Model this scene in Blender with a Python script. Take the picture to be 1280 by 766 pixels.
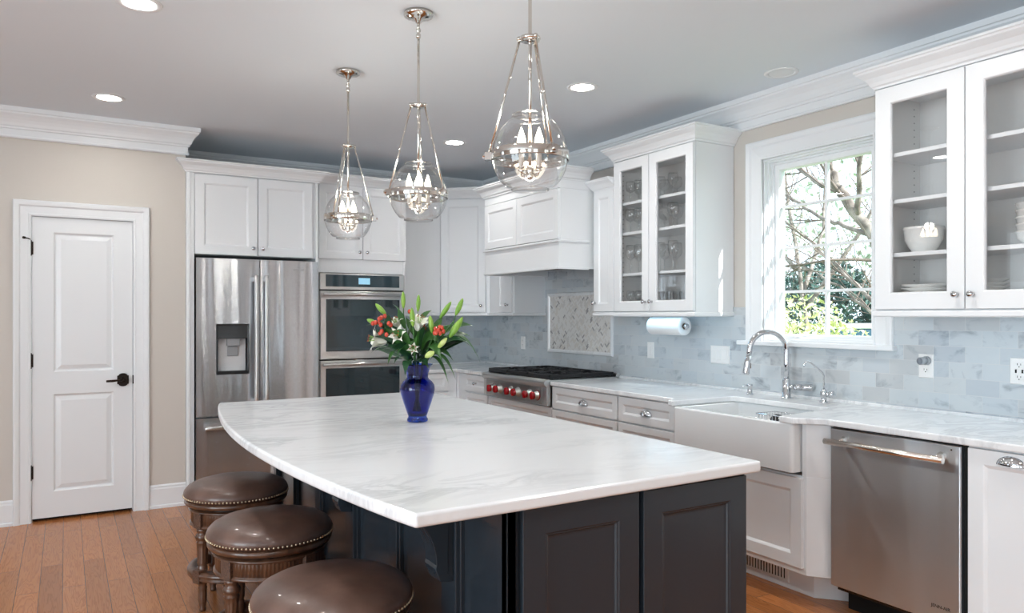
import bpy, math, random
from mathutils import Vector, Matrix
from math import sin, cos, pi, radians as R

for o in list(bpy.data.objects):
    bpy.data.objects.remove(o, do_unlink=True)
S = bpy.context.scene
C = S.collection

# ------------------------------------------------------------------ camera, exposure, world, sun, added fill lights
YAW = 0.5376
cam = bpy.data.cameras.new('camera')
cam_o = bpy.data.objects.new('camera', cam); C.objects.link(cam_o)
cam_o.location = (-3.6864, -6.6974, 1.373)
cam_o.rotation_euler = (pi/2, 0, -YAW)
cam.sensor_width = 36.0
cam.lens = 935.64/1280*36
cam.shift_y = 11.3/1280
cam.clip_start = 0.05
S.camera = cam_o

S.view_settings.view_transform = 'Standard'
S.view_settings.look = 'None'
S.view_settings.gamma = 1.0
S.view_settings.use_curve_mapping = False
S.view_settings.exposure = -0.13
S.cycles.use_denoising = True
S.cycles.max_bounces = 10
S.cycles.diffuse_bounces = 5
S.cycles.glossy_bounces = 5
S.cycles.transparent_max_bounces = 24
S.cycles.transmission_bounces = 8
S.cycles.sample_clamp_indirect = 6
S.cycles.caustics_reflective = False
S.cycles.caustics_refractive = False

SKY_STRENGTH = 3.0
world = bpy.data.worlds.new('sky'); S.world = world
world.use_nodes = True
bg = world.node_tree.nodes['Background']
bg.inputs[0].default_value = (0.80, 0.92, 1.0, 1)
bg.inputs[1].default_value = SKY_STRENGTH

sun = bpy.data.lights.new('sun', 'SUN')
sun.energy = 16.0; sun.angle = R(0.6); sun.color = (1.0, 0.96, 0.9)
sun_o = bpy.data.objects.new('sun', sun); C.objects.link(sun_o)
sun_o.rotation_euler = Vector((-0.30, 1.0, -0.60)).to_track_quat('-Z', 'Y').to_euler()

def area_light(name, loc, direction, w, h, power, color):
    l = bpy.data.lights.new(name, 'AREA'); l.shape = 'RECTANGLE'; l.size = w; l.size_y = h
    l.energy = power; l.color = color
    o = bpy.data.objects.new(name, l); C.objects.link(o)
    o.location = loc
    o.rotation_euler = Vector(direction).to_track_quat('-Z', 'Z').to_euler()
    return o
# fill lights standing in for daylight, in added unseen windows behind and left
FILL_COL = (0.84, 0.935, 1.0)
ADDED_REAR_WIN = [(-6.9, -5.7), (-4.7, -3.5), (-1.32, -0.82)]  # narrow last one placed for a streak on the refrigerator steel
ADDED_LEFT_WIN = [(-9.4, -7.8), (-6.8, -4.6), (-2.4, -1.6)]
for k, (xa, xb) in enumerate(ADDED_REAR_WIN):
    area_light('fill_rear', ((xa+xb)/2, -10.62, 1.5), (0, 1, 0.42), xb-xa, 1.9, 14*(xb-xa)/1.2, FILL_COL)
for k, (ya, yb) in enumerate(ADDED_LEFT_WIN):
    area_light('fill_left', (-7.62, (ya+yb)/2, 1.45), (1, 0, 0.42), yb-ya, 2.1, (100, 168, 10)[k], FILL_COL)

# ------------------------------------------------------------------ materials
def new_mat(name):
    m = bpy.data.materials.new(name); m.use_nodes = True
    nt = m.node_tree
    return m, nt, nt.nodes['Principled BSDF']

def simple(name, col, rough=0.5, metal=0.0, coat=0.0, spec=0.5, emit=None, estr=0.0, trans=0.0, ior=1.45):
    m, nt, b = new_mat(name)
    b.inputs['Base Color'].default_value = (*col, 1)
    b.inputs['Roughness'].default_value = rough
    b.inputs['Metallic'].default_value = metal
    b.inputs['Coat Weight'].default_value = coat
    b.inputs['Coat Roughness'].default_value = 0.1
    b.inputs['Specular IOR Level'].default_value = spec
    b.inputs['Transmission Weight'].default_value = trans
    b.inputs['IOR'].default_value = ior
    if emit:
        b.inputs['Emission Color'].default_value = (*emit, 1)
        b.inputs['Emission Strength'].default_value = estr
    return m

def N(nt, t, **kw):
    n = nt.nodes.new(t)
    for k, v in kw.items(): setattr(n, k, v)
    return n

def ramp(nt, fac, stops):
    r = N(nt, 'ShaderNodeValToRGB')
    e = r.color_ramp.elements
    while len(e) < len(stops): e.new(0.5)
    for i, (p, c) in enumerate(stops):
        e[i].position = p; e[i].color = (*c, 1)
    nt.links.new(fac, r.inputs[0])
    return r

def bump(nt, b, height, strength, dist=0.01):
    n = N(nt, 'ShaderNodeBump')
    n.inputs['Strength'].default_value = strength; n.inputs['Distance'].default_value = dist
    nt.links.new(height, n.inputs['Height']); nt.links.new(n.outputs[0], b.inputs['Normal'])

def paint(name, col, rough, scale=220, strength=0.02):
    m, nt, b = new_mat(name)
    b.inputs['Base Color'].default_value = (*col, 1); b.inputs['Roughness'].default_value = rough
    no = N(nt, 'ShaderNodeTexNoise'); no.inputs['Scale'].default_value = scale; no.inputs['Detail'].default_value = 3
    g = N(nt, 'ShaderNodeNewGeometry')
    nt.links.new(g.outputs['Position'], no.inputs['Vector'])
    bump(nt, b, no.outputs[0], strength, 0.004)
    return m

def marble(name, base, vein, scale, amount, rough=0.12, stretch=(1, 1, 1), rot=0.5, coord='Position'):
    m, nt, b = new_mat(name)
    if coord == 'Position':
        src = N(nt, 'ShaderNodeNewGeometry').outputs['Position']
    else:
        src = N(nt, 'ShaderNodeTexCoord').outputs['Object']
    mp = N(nt, 'ShaderNodeMapping'); mp.inputs['Rotation'].default_value = (0, 0, rot); mp.inputs['Scale'].default_value = stretch
    nt.links.new(src, mp.inputs['Vector'])
    n1 = N(nt, 'ShaderNodeTexNoise'); n1.inputs['Scale'].default_value = scale; n1.inputs['Detail'].default_value = 9
    n1.inputs['Roughness'].default_value = 0.62; n1.inputs['Distortion'].default_value = 1.1
    nt.links.new(mp.outputs[0], n1.inputs['Vector'])
    n2 = N(nt, 'ShaderNodeTexNoise'); n2.inputs['Scale'].default_value = scale*0.35; n2.inputs['Detail'].default_value = 5
    n2.inputs['Distortion'].default_value = 0.8
    nt.links.new(mp.outputs[0], n2.inputs['Vector'])
    r1 = ramp(nt, n1.outputs[0], [(0.40, (0, 0, 0)), (0.50, (1, 1, 1)), (0.56, (0, 0, 0)), (1, (0.1, 0.1, 0.1))])
    r2 = ramp(nt, n2.outputs[0], [(0.38, (0, 0, 0)), (0.68, (1, 1, 1))])
    mu = N(nt, 'ShaderNodeMath', operation='MULTIPLY'); nt.links.new(r1.outputs[0], mu.inputs[0]); nt.links.new(r2.outputs[0], mu.inputs[1])
    mu2 = N(nt, 'ShaderNodeMath', operation='MULTIPLY'); nt.links.new(mu.outputs[0], mu2.inputs[0]); mu2.inputs[1].default_value = amount
    mx = N(nt, 'ShaderNodeMix', data_type='RGBA')
    nt.links.new(mu2.outputs[0], mx.inputs[0]); mx.inputs[6].default_value = (*base, 1); mx.inputs[7].default_value = (*vein, 1)
    nt.links.new(mx.outputs[2], b.inputs['Base Color'])
    b.inputs['Roughness'].default_value = rough
    return m

def tile_marble(name, axis):
    """honed marble running-bond wall tile; axis = world axis that runs along the wall"""
    m, nt, b = new_mat(name)
    g = N(nt, 'ShaderNodeNewGeometry')
    sp = N(nt, 'ShaderNodeSeparateXYZ'); nt.links.new(g.outputs['Position'], sp.inputs[0])
    cb = N(nt, 'ShaderNodeCombineXYZ')
    nt.links.new(sp.outputs['XY'.index(axis)], cb.inputs[0]); nt.links.new(sp.outputs[2], cb.inputs[1])
    br = N(nt, 'ShaderNodeTexBrick'); br.offset = 0.5
    br.inputs['Color1'].default_value = (0, 0, 0, 1); br.inputs['Color2'].default_value = (1, 1, 1, 1)
    br.inputs['Mortar'].default_value = (0.5, 0.5, 0.5, 1)
    br.inputs['Scale'].default_value = 1.0
    br.inputs['Brick Width'].default_value = 0.153; br.inputs['Row Height'].default_value = 0.0765
    br.inputs['Mortar Size'].default_value = 0.0009; br.inputs['Mortar Smooth'].default_value = 0.1
    nt.links.new(cb.outputs[0], br.inputs['Vector'])
    w = N(nt, 'ShaderNodeMath', operation='MULTIPLY'); w.inputs[1].default_value = 37.0
    nt.links.new(br.outputs['Color'], w.inputs[0])
    mp = N(nt, 'ShaderNodeMapping'); mp.inputs['Rotation'].default_value = (0, 0, 0.9); mp.inputs['Scale'].default_value = (1, 1.7, 1)
    nt.links.new(cb.outputs[0], mp.inputs[0])
    n1 = N(nt, 'ShaderNodeTexNoise', noise_dimensions='4D'); n1.inputs['Scale'].default_value = 4.6; n1.inputs['Detail'].default_value = 7
    n1.inputs['Distortion'].default_value = 1.6; n1.inputs['Roughness'].default_value = 0.6
    nt.links.new(mp.outputs[0], n1.inputs['Vector']); nt.links.new(w.outputs[0], n1.inputs['W'])
    wf = N(nt, 'ShaderNodeMath', operation='MULTIPLY'); wf.inputs[1].default_value = 7.31; nt.links.new(br.outputs['Color'], wf.inputs[0])
    wf2 = N(nt, 'ShaderNodeMath', operation='FRACT'); nt.links.new(wf.outputs[0], wf2.inputs[0])
    sh = N(nt, 'ShaderNodeMath', operation='MULTIPLY_ADD'); nt.links.new(wf2.outputs[0], sh.inputs[0]); sh.inputs[1].default_value = 0.09; nt.links.new(n1.outputs[0], sh.inputs[2])
    v = ramp(nt, sh.outputs[0], [(0.0, (0.22, 0.24, 0.27)), (0.34, (0.33, 0.36, 0.39)), (0.41, (0.44, 0.48, 0.52)), (0.50, (0.55, 0.595, 0.625)), (1, (0.595, 0.63, 0.65))])
    tint = ramp(nt, br.outputs['Color'], [(0, (0.84, 0.86, 0.89)), (0.25, (0.97, 0.99, 1)), (0.75, (1.0, 1.0, 0.99)), (1, (0.88, 0.86, 0.85))])
    mx = N(nt, 'ShaderNodeMix', data_type='RGBA', blend_type='MULTIPLY'); mx.inputs[0].default_value = 1
    nt.links.new(v.outputs[0], mx.inputs[6]); nt.links.new(tint.outputs[0], mx.inputs[7])
    mm = N(nt, 'ShaderNodeMix', data_type='RGBA')
    nt.links.new(br.outputs['Fac'], mm.inputs[0]); nt.links.new(mx.outputs[2], mm.inputs[6]); mm.inputs[7].default_value = (0.62, 0.63, 0.63, 1)
    nt.links.new(mm.outputs[2], b.inputs['Base Color'])
    b.inputs['Roughness'].default_value = 0.22
    inv = N(nt, 'ShaderNodeMath', operation='SUBTRACT'); inv.inputs[0].default_value = 1; nt.links.new(br.outputs['Fac'], inv.inputs[1])
    bump(nt, b, inv.outputs[0], 0.25, 0.002)
    return m

def wood_floor(name):
    m, nt, b = new_mat(name)
    g = N(nt, 'ShaderNodeNewGeometry')
    mp = N(nt, 'ShaderNodeMapping'); mp.inputs['Rotation'].default_value = (0, 0, pi/2)
    nt.links.new(g.outputs['Position'], mp.inputs[0])
    br = N(nt, 'ShaderNodeTexBrick'); br.offset = 0.37
    br.inputs['Color1'].default_value = (0, 0, 0, 1); br.inputs['Color2'].default_value = (1, 1, 1, 1); br.inputs['Mortar'].default_value = (0.5, 0.5, 0.5, 1)
    br.inputs['Scale'].default_value = 1; br.inputs['Brick Width'].default_value = 1.15; br.inputs['Row Height'].default_value = 0.1
    br.inputs['Mortar Size'].default_value = 0.0013; br.inputs['Mortar Smooth'].default_value = 0.2
    nt.links.new(mp.outputs[0], br.inputs['Vector'])
    w = N(nt, 'ShaderNodeMath', operation='MULTIPLY'); w.inputs[1].default_value = 53.0; nt.links.new(br.outputs['Color'], w.inputs[0])
    mp2 = N(nt, 'ShaderNodeMapping'); mp2.inputs['Scale'].default_value = (0.55, 7.0, 1)
    nt.links.new(mp.outputs[0], mp2.inputs[0])
    n1 = N(nt, 'ShaderNodeTexNoise', noise_dimensions='4D'); n1.inputs['Scale'].default_value = 2.2; n1.inputs['Detail'].default_value = 4; n1.inputs['Distortion'].default_value = 0.5
    nt.links.new(mp2.outputs[0], n1.inputs['Vector']); nt.links.new(w.outputs[0], n1.inputs['W'])
    rings = N(nt, 'ShaderNodeMath', operation='MULTIPLY'); rings.inputs[1].default_value = 17.0; nt.links.new(n1.outputs[0], rings.inputs[0])
    fr = N(nt, 'ShaderNodeMath', operation='FRACT'); nt.links.new(rings.outputs[0], fr.inputs[0])
    grain = ramp(nt, fr.outputs[0], [(0, (0.34, 0.128, 0.043)), (0.30, (0.43, 0.168, 0.058)), (0.8, (0.455, 0.182, 0.064)), (1, (0.33, 0.122, 0.040))])
    tint = ramp(nt, br.outputs['Color'], [(0, (0.78, 0.74, 0.70)), (0.5, (0.98, 0.98, 0.98)), (1, (1.14, 1.1, 1.06))])
    mx = N(nt, 'ShaderNodeMix', data_type='RGBA', blend_type='MULTIPLY'); mx.inputs[0].default_value = 1
    nt.links.new(grain.outputs[0], mx.inputs[6]); nt.links.new(tint.outputs[0], mx.inputs[7])
    mm = N(nt, 'ShaderNodeMix', data_type='RGBA')
    nt.links.new(br.outputs['Fac'], mm.inputs[0]); nt.links.new(mx.outputs[2], mm.inputs[6]); mm.inputs[7].default_value = (0.10, 0.045, 0.02, 1)
    nt.links.new(mm.outputs[2], b.inputs['Base Color'])
    b.inputs['Roughness'].default_value = 0.22; b.inputs['Specular IOR Level'].default_value = 0.4
    bump(nt, b, fr.outputs[0], 0.02, 0.002)
    return m

def steel(name, col=(0.60, 0.60, 0.60), rough=0.36, wavy=0.0, aniso=0.95):
    """horizontally brushed stainless: reflections smear vertically"""
    m, nt, b = new_mat(name)
    b.inputs['Base Color'].default_value = (*col, 1); b.inputs['Metallic'].default_value = 1; b.inputs['Roughness'].default_value = rough
    b.inputs['Anisotropic'].default_value = aniso; b.inputs['Anisotropic Rotation'].default_value = 0.25
    tg = N(nt, 'ShaderNodeTangent', direction_type='RADIAL', axis='Z'); nt.links.new(tg.outputs[0], b.inputs['Tangent'])
    if wavy:
        tc = N(nt, 'ShaderNodeTexCoord'); mp = N(nt, 'ShaderNodeMapping'); mp.inputs['Scale'].default_value = (9, 9, 0.6)
        nt.links.new(tc.outputs['Object'], mp.inputs[0])
        no = N(nt, 'ShaderNodeTexNoise'); no.inputs['Scale'].default_value = 1.0; no.inputs['Detail'].default_value = 0.5; no.inputs['Distortion'].default_value = 0.3
        nt.links.new(mp.outputs[0], no.inputs['Vector']); bump(nt, b, no.outputs[0], wavy, 0.05)
    return m

def thin_glass(name, tint=(1, 1, 1), refl=0.1, rough=0.0, base=0.035):
    """thin clear glass: see-through with a fresnel reflection"""
    m = bpy.data.materials.new(name); m.use_nodes = True; nt = m.node_tree
    nt.nodes.remove(nt.nodes['Principled BSDF'])
    t = N(nt, 'ShaderNodeBsdfTransparent'); t.inputs[0].default_value = (*tint, 1)
    g = N(nt, 'ShaderNodeBsdfGlossy'); g.inputs['Roughness'].default_value = rough
    f = N(nt, 'ShaderNodeLayerWeight'); f.inputs[0].default_value = 0.5
    p = N(nt, 'ShaderNodeMath', operation='POWER'); p.inputs[1].default_value = 2.6; nt.links.new(f.outputs['Facing'], p.inputs[0])
    q = N(nt, 'ShaderNodeMath', operation='MULTIPLY_ADD'); nt.links.new(p.outputs[0], q.inputs[0]); q.inputs[1].default_value = refl; q.inputs[2].default_value = base
    mx = N(nt, 'ShaderNodeMixShader')
    nt.links.new(q.outputs[0], mx.inputs[0]); nt.links.new(t.outputs[0], mx.inputs[1]); nt.links.new(g.outputs[0], mx.inputs[2])
    nt.links.new(mx.outputs[0], nt.nodes['Material Output'].inputs[0])
    return m

def mottled(name, a, b_, scale, rough, bstr=0.0, detail=4, stretch=(1, 1, 1), coat=0.0, lo=0.35, hi=0.65):
    m, nt, b = new_mat(name)
    tc = N(nt, 'ShaderNodeTexCoord')
    mp = N(nt, 'ShaderNodeMapping'); mp.inputs['Scale'].default_value = stretch
    nt.links.new(tc.outputs['Object'], mp.inputs[0])
    no = N(nt, 'ShaderNodeTexNoise'); no.inputs['Scale'].default_value = scale; no.inputs['Detail'].default_value = detail
    nt.links.new(mp.outputs[0], no.inputs['Vector'])
    r = ramp(nt, no.outputs[0], [(lo, a), (hi, b_)])
    nt.links.new(r.outputs[0], b.inputs['Base Color'])
    b.inputs['Roughness'].default_value = rough; b.inputs['Coat Weight'].default_value = coat
    if bstr:
        n2 = N(nt, 'ShaderNodeTexNoise'); n2.inputs['Scale'].default_value = scale*12; nt.links.new(tc.outputs['Object'], n2.inputs['Vector'])
        bump(nt, b, n2.outputs[0], bstr, 0.003)
    return m

M = {}
M['cab'] = paint('cabinet_white', (0.785, 0.81, 0.83), 0.32, 90, 0.008)
M['trim'] = paint('trim_white', (0.775, 0.80, 0.82), 0.35, 90, 0.008)
M['wall'] = paint('greige_wall', (0.60, 0.565, 0.52), 0.7)
M['ceil'] = paint('ceiling_paint', (0.735, 0.795, 0.85), 0.85)
M['floor'] = wood_floor('oak_floor')
M['counter'] = marble('counter_marble', (0.80, 0.82, 0.835), (0.46, 0.48, 0.51), 2.6, 0.6, 0.16, (1.0, 2.6, 1), 0.5)
M['tileY'] = tile_marble('marble_tile_right', 'Y')
M['tileX'] = tile_marble('marble_tile_back', 'X')
M['steel'] = steel('stainless', (0.61, 0.64, 0.675), 0.27, 0.25)
M['steel_dw'] = steel('stainless_warm', (0.74, 0.80, 0.86), 0.33, 0.25)
M['steel_plain'] = steel('stainless_plain', (0.62, 0.62, 0.61), 0.32)
M['chrome'] = simple('chrome', (0.64, 0.65, 0.67), 0.05, 1.0)
M['nickel'] = simple('polished_nickel', (0.66, 0.63, 0.59), 0.08, 1.0)
M['black'] = simple('black_enamel', (0.012, 0.012, 0.013), 0.25, 0, 0.3)
M['iron'] = simple('cast_iron', (0.012, 0.012, 0.014), 0.45)
M['gap'] = simple('dark_gap', (0.006, 0.006, 0.006), 0.8)
M['island'] = paint('island_black', (0.021, 0.029, 0.038), 0.25, 120, 0.01)
M['bronze'] = simple('oil_bronze', (0.022, 0.015, 0.012), 0.35, 0.7)
M['ovenglass'] = simple('oven_glass', (0.010, 0.026, 0.034), 0.03, 0, 0.5, 0.7)
M['panelglass'] = simple('control_glass', (0.012, 0.036, 0.050), 0.03, 0, 0.5, 0.7)
M['screen'] = simple('lit_screen', (0.1, 0.3, 0.45), 0.3, emit=(0.50, 0.82, 1.0), estr=0.6)
M['red'] = simple('red_knob', (0.34, 0.005, 0.010), 0.25, 0, 0.4)
M['porcelain'] = simple('fireclay', (0.82, 0.84, 0.85), 0.12, 0, 0.5)
M['china'] = simple('china', (0.82, 0.82, 0.80), 0.15, 0, 0.4)
M['pane'] = thin_glass('window_glass', (0.97, 0.99, 1.0), 0.3)
M['cabglass'] = thin_glass('cabinet_glass', (0.985, 0.985, 0.985), 0.3)
M['globe'] = thin_glass('globe_glass', (0.985, 0.985, 0.985), 0.9, base=0.055)
M['stemglass'] = thin_glass('stemware_glass', (0.97, 0.975, 0.975), 0.9, base=0.12)
M['cobalt'] = simple('cobalt_glass', (0.0, 0.045, 0.46), 0.01, 0, 0.0, 0.5, trans=1.0)
M['leather'] = mottled('brown_leather', (0.085, 0.046, 0.034), (0.150, 0.088, 0.068), 9, 0.40, 0.10, coat=0.2)
M['walnut'] = mottled('dark_walnut', (0.055, 0.024, 0.013), (0.12, 0.055, 0.030), 30, 0.30, 0.0, stretch=(1, 1, 0.15), coat=0.3)
M['carved'] = mottled('carved_walnut', (0.04, 0.017, 0.009), (0.14, 0.065, 0.035), 160, 0.35, 0.5)
M['brass'] = simple('nailhead_brass', (0.55, 0.46, 0.33), 0.28, 1.0)
M['leaf'] = mottled('lily_leaf', (0.022, 0.085, 0.018), (0.05, 0.16, 0.03), 14, 0.38)
M['leafdark'] = mottled('dark_leaf', (0.010, 0.042, 0.016), (0.022, 0.080, 0.030), 14, 0.35)
M['bud'] = mottled('lily_bud', (0.14, 0.31, 0.035), (0.25, 0.42, 0.06), 22, 0.4)
M['budpale'] = mottled('pale_bud', (0.40, 0.52, 0.12), (0.62, 0.66, 0.30), 22, 0.4)
M['petal'] = mottled('lily_petal', (0.76, 0.76, 0.64), (0.84, 0.83, 0.76), 18, 0.45)
M['anther'] = simple('anther', (0.28, 0.06, 0.015), 0.6)
M['berry'] = simple('red_berry', (0.52, 0.055, 0.028), 0.25, 0, 0.4)
M['paper'] = simple('paper_towel', (0.86, 0.86, 0.86), 0.85)
M['plate'] = simple('switch_plate', (0.83, 0.83, 0.82), 0.3)
M['grey'] = simple('grey_plastic', (0.36, 0.38, 0.40), 0.4)
M['hood'] = simple('hood_liner', (0.16, 0.14, 0.13), 0.4, 0.6)
M['inside'] = paint('cabinet_inside', (0.80, 0.80, 0.79), 0.45, 90, 0.006)
M['pin'] = simple('shelf_pin_hole', (0.10, 0.10, 0.10), 0.7)
M['canlens'] = simple('can_lens', (0.9, 0.9, 0.9), 0.5, emit=(1.0, 0.95, 0.88), estr=60.0)
M['bulb'] = simple('flame_bulb', (1, 0.9, 0.75), 0.3, emit=(1.0, 0.86, 0.66), estr=18.0)
M['candle'] = simple('candle_sleeve', (0.80, 0.77, 0.70), 0.4)
M['bark'] = mottled('bark', (0.09, 0.075, 0.065), (0.30, 0.27, 0.24), 7, 0.85, 0.4)
M['twig'] = simple('twig_bark', (0.14, 0.115, 0.10), 0.85)
M['lawn'] = mottled('lawn', (0.10, 0.17, 0.04), (0.20, 0.28, 0.08), 2.0, 0.9)
M['bush'] = mottled('bush_leaf', (0.36, 0.46, 0.16), (0.66, 0.68, 0.40), 3, 0.6)
M['evergreen'] = mottled('evergreen_leaf', (0.020, 0.070, 0.062), (0.060, 0.140, 0.115), 1.5, 0.6)
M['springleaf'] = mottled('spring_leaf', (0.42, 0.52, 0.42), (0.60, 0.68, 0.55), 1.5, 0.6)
M['carpaint'] = simple('white_car_paint', (0.75, 0.78, 0.80), 0.15, 0, 0.8)
M['carglass'] = simple('car_glass', (0.03, 0.10, 0.16), 0.05, 0, 0.6)
M['tyre'] = simple('tyre_rubber', (0.02, 0.02, 0.02), 0.8)
MOS = [simple('mosaic_light', (0.76, 0.755, 0.74), 0.25), simple('mosaic_mid', (0.66, 0.65, 0.63), 0.25),
       simple('mosaic_warm', (0.70, 0.675, 0.635), 0.25), simple('mosaic_grey', (0.36, 0.36, 0.36), 0.25), simple('mosaic_grout', (0.62, 0.61, 0.585), 0.8)]

# ------------------------------------------------------------------ mesh helpers
class MB:
    def __init__(s): s.v = []; s.f = []; s.m = []; s.sm = []
    def add(s, vs, fs, mi=0, smooth=False):
        n = len(s.v); s.v += [tuple(p) for p in vs]
        for f in fs: s.f.append([i+n for i in f]); s.m.append(mi); s.sm.append(smooth)
        return s
    def box(s, x0, x1, y0, y1, z0, z1, mi=0):
        x0, x1 = min(x0, x1), max(x0, x1); y0, y1 = min(y0, y1), max(y0, y1); z0, z1 = min(z0, z1), max(z0, z1)
        v = [(x0,y0,z0),(x1,y0,z0),(x1,y1,z0),(x0,y1,z0),(x0,y0,z1),(x1,y0,z1),(x1,y1,z1),(x0,y1,z1)]
        return s.add(v, [(0,3,2,1),(4,5,6,7),(0,1,5,4),(1,2,6,5),(2,3,7,6),(3,0,4,7)], mi)
    def prism(s, poly, z0, z1, mi=0):
        a = sum(poly[i][0]*poly[(i+1) % len(poly)][1]-poly[(i+1) % len(poly)][0]*poly[i][1] for i in range(len(poly)))
        if a < 0: poly = poly[::-1]
        n = len(poly)
        v = [(x, y, z0) for x, y in poly] + [(x, y, z1) for x, y in poly]
        return s.add(v, [tuple(range(n))[::-1], tuple(range(n, 2*n))] + [(i, (i+1) % n, n+(i+1) % n, n+i) for i in range(n)], mi)
    def extr(s, poly, a, b, to3, mi=0):
        """extrude polygon of 2-D points between a and b; to3(u, v, w) maps to 3-D"""
        n = len(poly)
        v = [to3(u, w, a) for u, w in poly] + [to3(u, w, b) for u, w in poly]
        return s.add(v, [tuple(range(n)), tuple(range(n, 2*n))[::-1]] + [(i, n+i, n+(i+1) % n, (i+1) % n) for i in range(n)], mi)
    def lathe(s, prof, c=(0, 0, 0), axis=(0, 0, 1), n=24, mi=0, smooth=True, mod=None, arc=None):
        q = Vector((0, 0, 1)).rotation_difference(Vector(axis)); c = Vector(c)
        vs = []; fs = []
        full = arc is None
        cnt = n if full else n+1
        for (r, h) in prof:
            for k in range(cnt):
                t = 2*pi*k/n if full else arc[0]+(arc[1]-arc[0])*k/n
                rr = r*(mod(t, r, h) if mod else 1)
                vs.append(c + q @ Vector((rr*cos(t), rr*sin(t), h)))
        for i in range(len(prof)-1):
            for k in range(n):
                a = i*cnt+k; b = i*cnt+(k+1) % cnt
                fs.append((a, b, b+cnt, a+cnt))
        s.add(vs, fs, mi, smooth)
        if full:
            base = len(s.v)-len(vs)
            for i in (0, len(prof)-1):
                if prof[i][0] > 1e-6 and prof[0] != prof[-1]:
                    ring = [base+i*cnt+k for k in range(n)]
                    s.f.append(ring if i else ring[::-1]); s.m.append(mi); s.sm.append(False)
        return s
    def tube(s, pts, r, n=10, mi=0, caps=True):
        pts = [Vector(p) for p in pts]; m = len(pts)
        rs = r if isinstance(r, (list, tuple)) else [r]*m
        d0 = (pts[1]-pts[0]).normalized()
        up = Vector((0, 0, 1)) if abs(d0.z) < 0.9 else Vector((1, 0, 0))
        nrm = d0.cross(up).normalized(); vs = []
        for i, p in enumerate(pts):
            d = (pts[min(i+1, m-1)]-pts[max(i-1, 0)])
            d = d.normalized() if d.length > 1e-9 else d0
            nrm = (nrm - d*nrm.dot(d)).normalized(); bn = d.cross(nrm)
            for k in range(n):
                t = 2*pi*k/n; vs.append(p + (nrm*cos(t)+bn*sin(t))*rs[i])
        fs = [(i*n+k, i*n+(k+1) % n, (i+1)*n+(k+1) % n, (i+1)*n+k) for i in range(m-1) for k in range(n)]
        s.add(vs, fs, mi, True)
        if caps:
            b = len(s.v)-len(vs)
            s.f.append([b+k for k in range(n)][::-1]); s.f.append([b+(m-1)*n+k for k in range(n)])
            s.m += [mi, mi]; s.sm += [False, False]
        return s
    def cyl(s, p0, p1, r, n=16, mi=0): return s.tube([p0, p1], r, n, mi)
    def sweep(s, path, prof, mi=0, closed=False):
        """profile (out, z) swept along an XY path; out is to the right of travel"""
        P = [Vector((x, y)) for x, y in path]; m = len(P); K = len(prof); vs = []
        def nr(a, b):
            d = (b-a).normalized(); return Vector((d.y, -d.x))
        for i in range(m):
            if closed: n1 = nr(P[i-1], P[i]); n2 = nr(P[i], P[(i+1) % m])
            else:
                n1 = nr(P[max(i-1, 0)], P[max(i, 1)]); n2 = nr(P[min(i, m-2)], P[min(i+1, m-1)])
            k = (n1+n2)/(1+n1.dot(n2))
            for o, z in prof: vs.append((P[i].x+k.x*o, P[i].y+k.y*o, z))
        fs = []
        for i in range(m if closed else m-1):
            j = (i+1) % m
            for k in range(K):
                l = (k+1) % K
                fs.append((i*K+k, i*K+l, j*K+l, j*K+k))
        if not closed: fs += [tuple(range(K))[::-1], tuple((m-1)*K+k for k in range(K))]
        return s.add(vs, fs, mi)
    def rings(s, x0, x1, z0, z1, rg, back, mi=0, hole=False):
        """panel facing -y built of concentric rectangles (inset, y)"""
        vs = []; fs = []
        rg = [(0, back)] + list(rg) + ([(rg[-1][0], back)] if hole else [])
        for d, y in rg: vs += [(x0+d, y, z0+d), (x1-d, y, z0+d), (x1-d, y, z1-d), (x0+d, y, z1-d)]
        n = len(rg)
        for i in range(n-1):
            for k in range(4): fs.append((i*4+k, i*4+(k+1) % 4, (i+1)*4+(k+1) % 4, (i+1)*4+k))
        if hole:
            for k in range(4): fs.append(((n-1)*4+k, (n-1)*4+(k+1) % 4, (k+1) % 4, k))
        else:
            fs.append(tuple((n-1)*4+k for k in range(4))); fs.append((3, 2, 1, 0))
        return s.add(vs, fs, mi)
    def shaker(s, x0, x1, z0, z1, yf, th=0.02, st=0.058, mi=0):
        return s.rings(x0, x1, z0, z1, [(0.0015, yf), (st-0.004, yf), (st, yf+0.002), (st+0.010, yf+0.009)], yf+th, mi)
    def sphere(s, c, r, n=12, m=8, mi=0, sc=(1, 1, 1)):
        vs = []; fs = []
        c = Vector(c)
        for i in range(m+1):
            p = pi*i/m
            for k in range(n):
                t = 2*pi*k/n; vs.append(c+Vector((r*sc[0]*sin(p)*cos(t), r*sc[1]*sin(p)*sin(t), r*sc[2]*cos(p))))
        fs = [(i*n+k, (i+1)*n+k, (i+1)*n+(k+1) % n, i*n+(k+1) % n) for i in range(m) for k in range(n)]
        return s.add(vs, fs, mi, True)
    def build(s, name, mats, parent=None, bevel=0.0, seg=2, label=None, kind=None):
        me = bpy.data.meshes.new(name); me.from_pydata(s.v, [], s.f)
        for mt in (mats if isinstance(mats, (list, tuple)) else [mats]): me.materials.append(mt)
        me.polygons.foreach_set('material_index', s.m); me.polygons.foreach_set('use_smooth', s.sm)
        me.update()
        o = bpy.data.objects.new(name, me); C.objects.link(o)
        if parent: o.parent = parent
        if bevel:
            b = o.modifiers.new('edge', 'BEVEL'); b.width = bevel; b.segments = seg; b.limit_method = 'ANGLE'; b.angle_limit = R(40)
            b.harden_normals = False
        if label: o['label'] = label
        if kind: o['kind'] = kind
        return o

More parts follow.
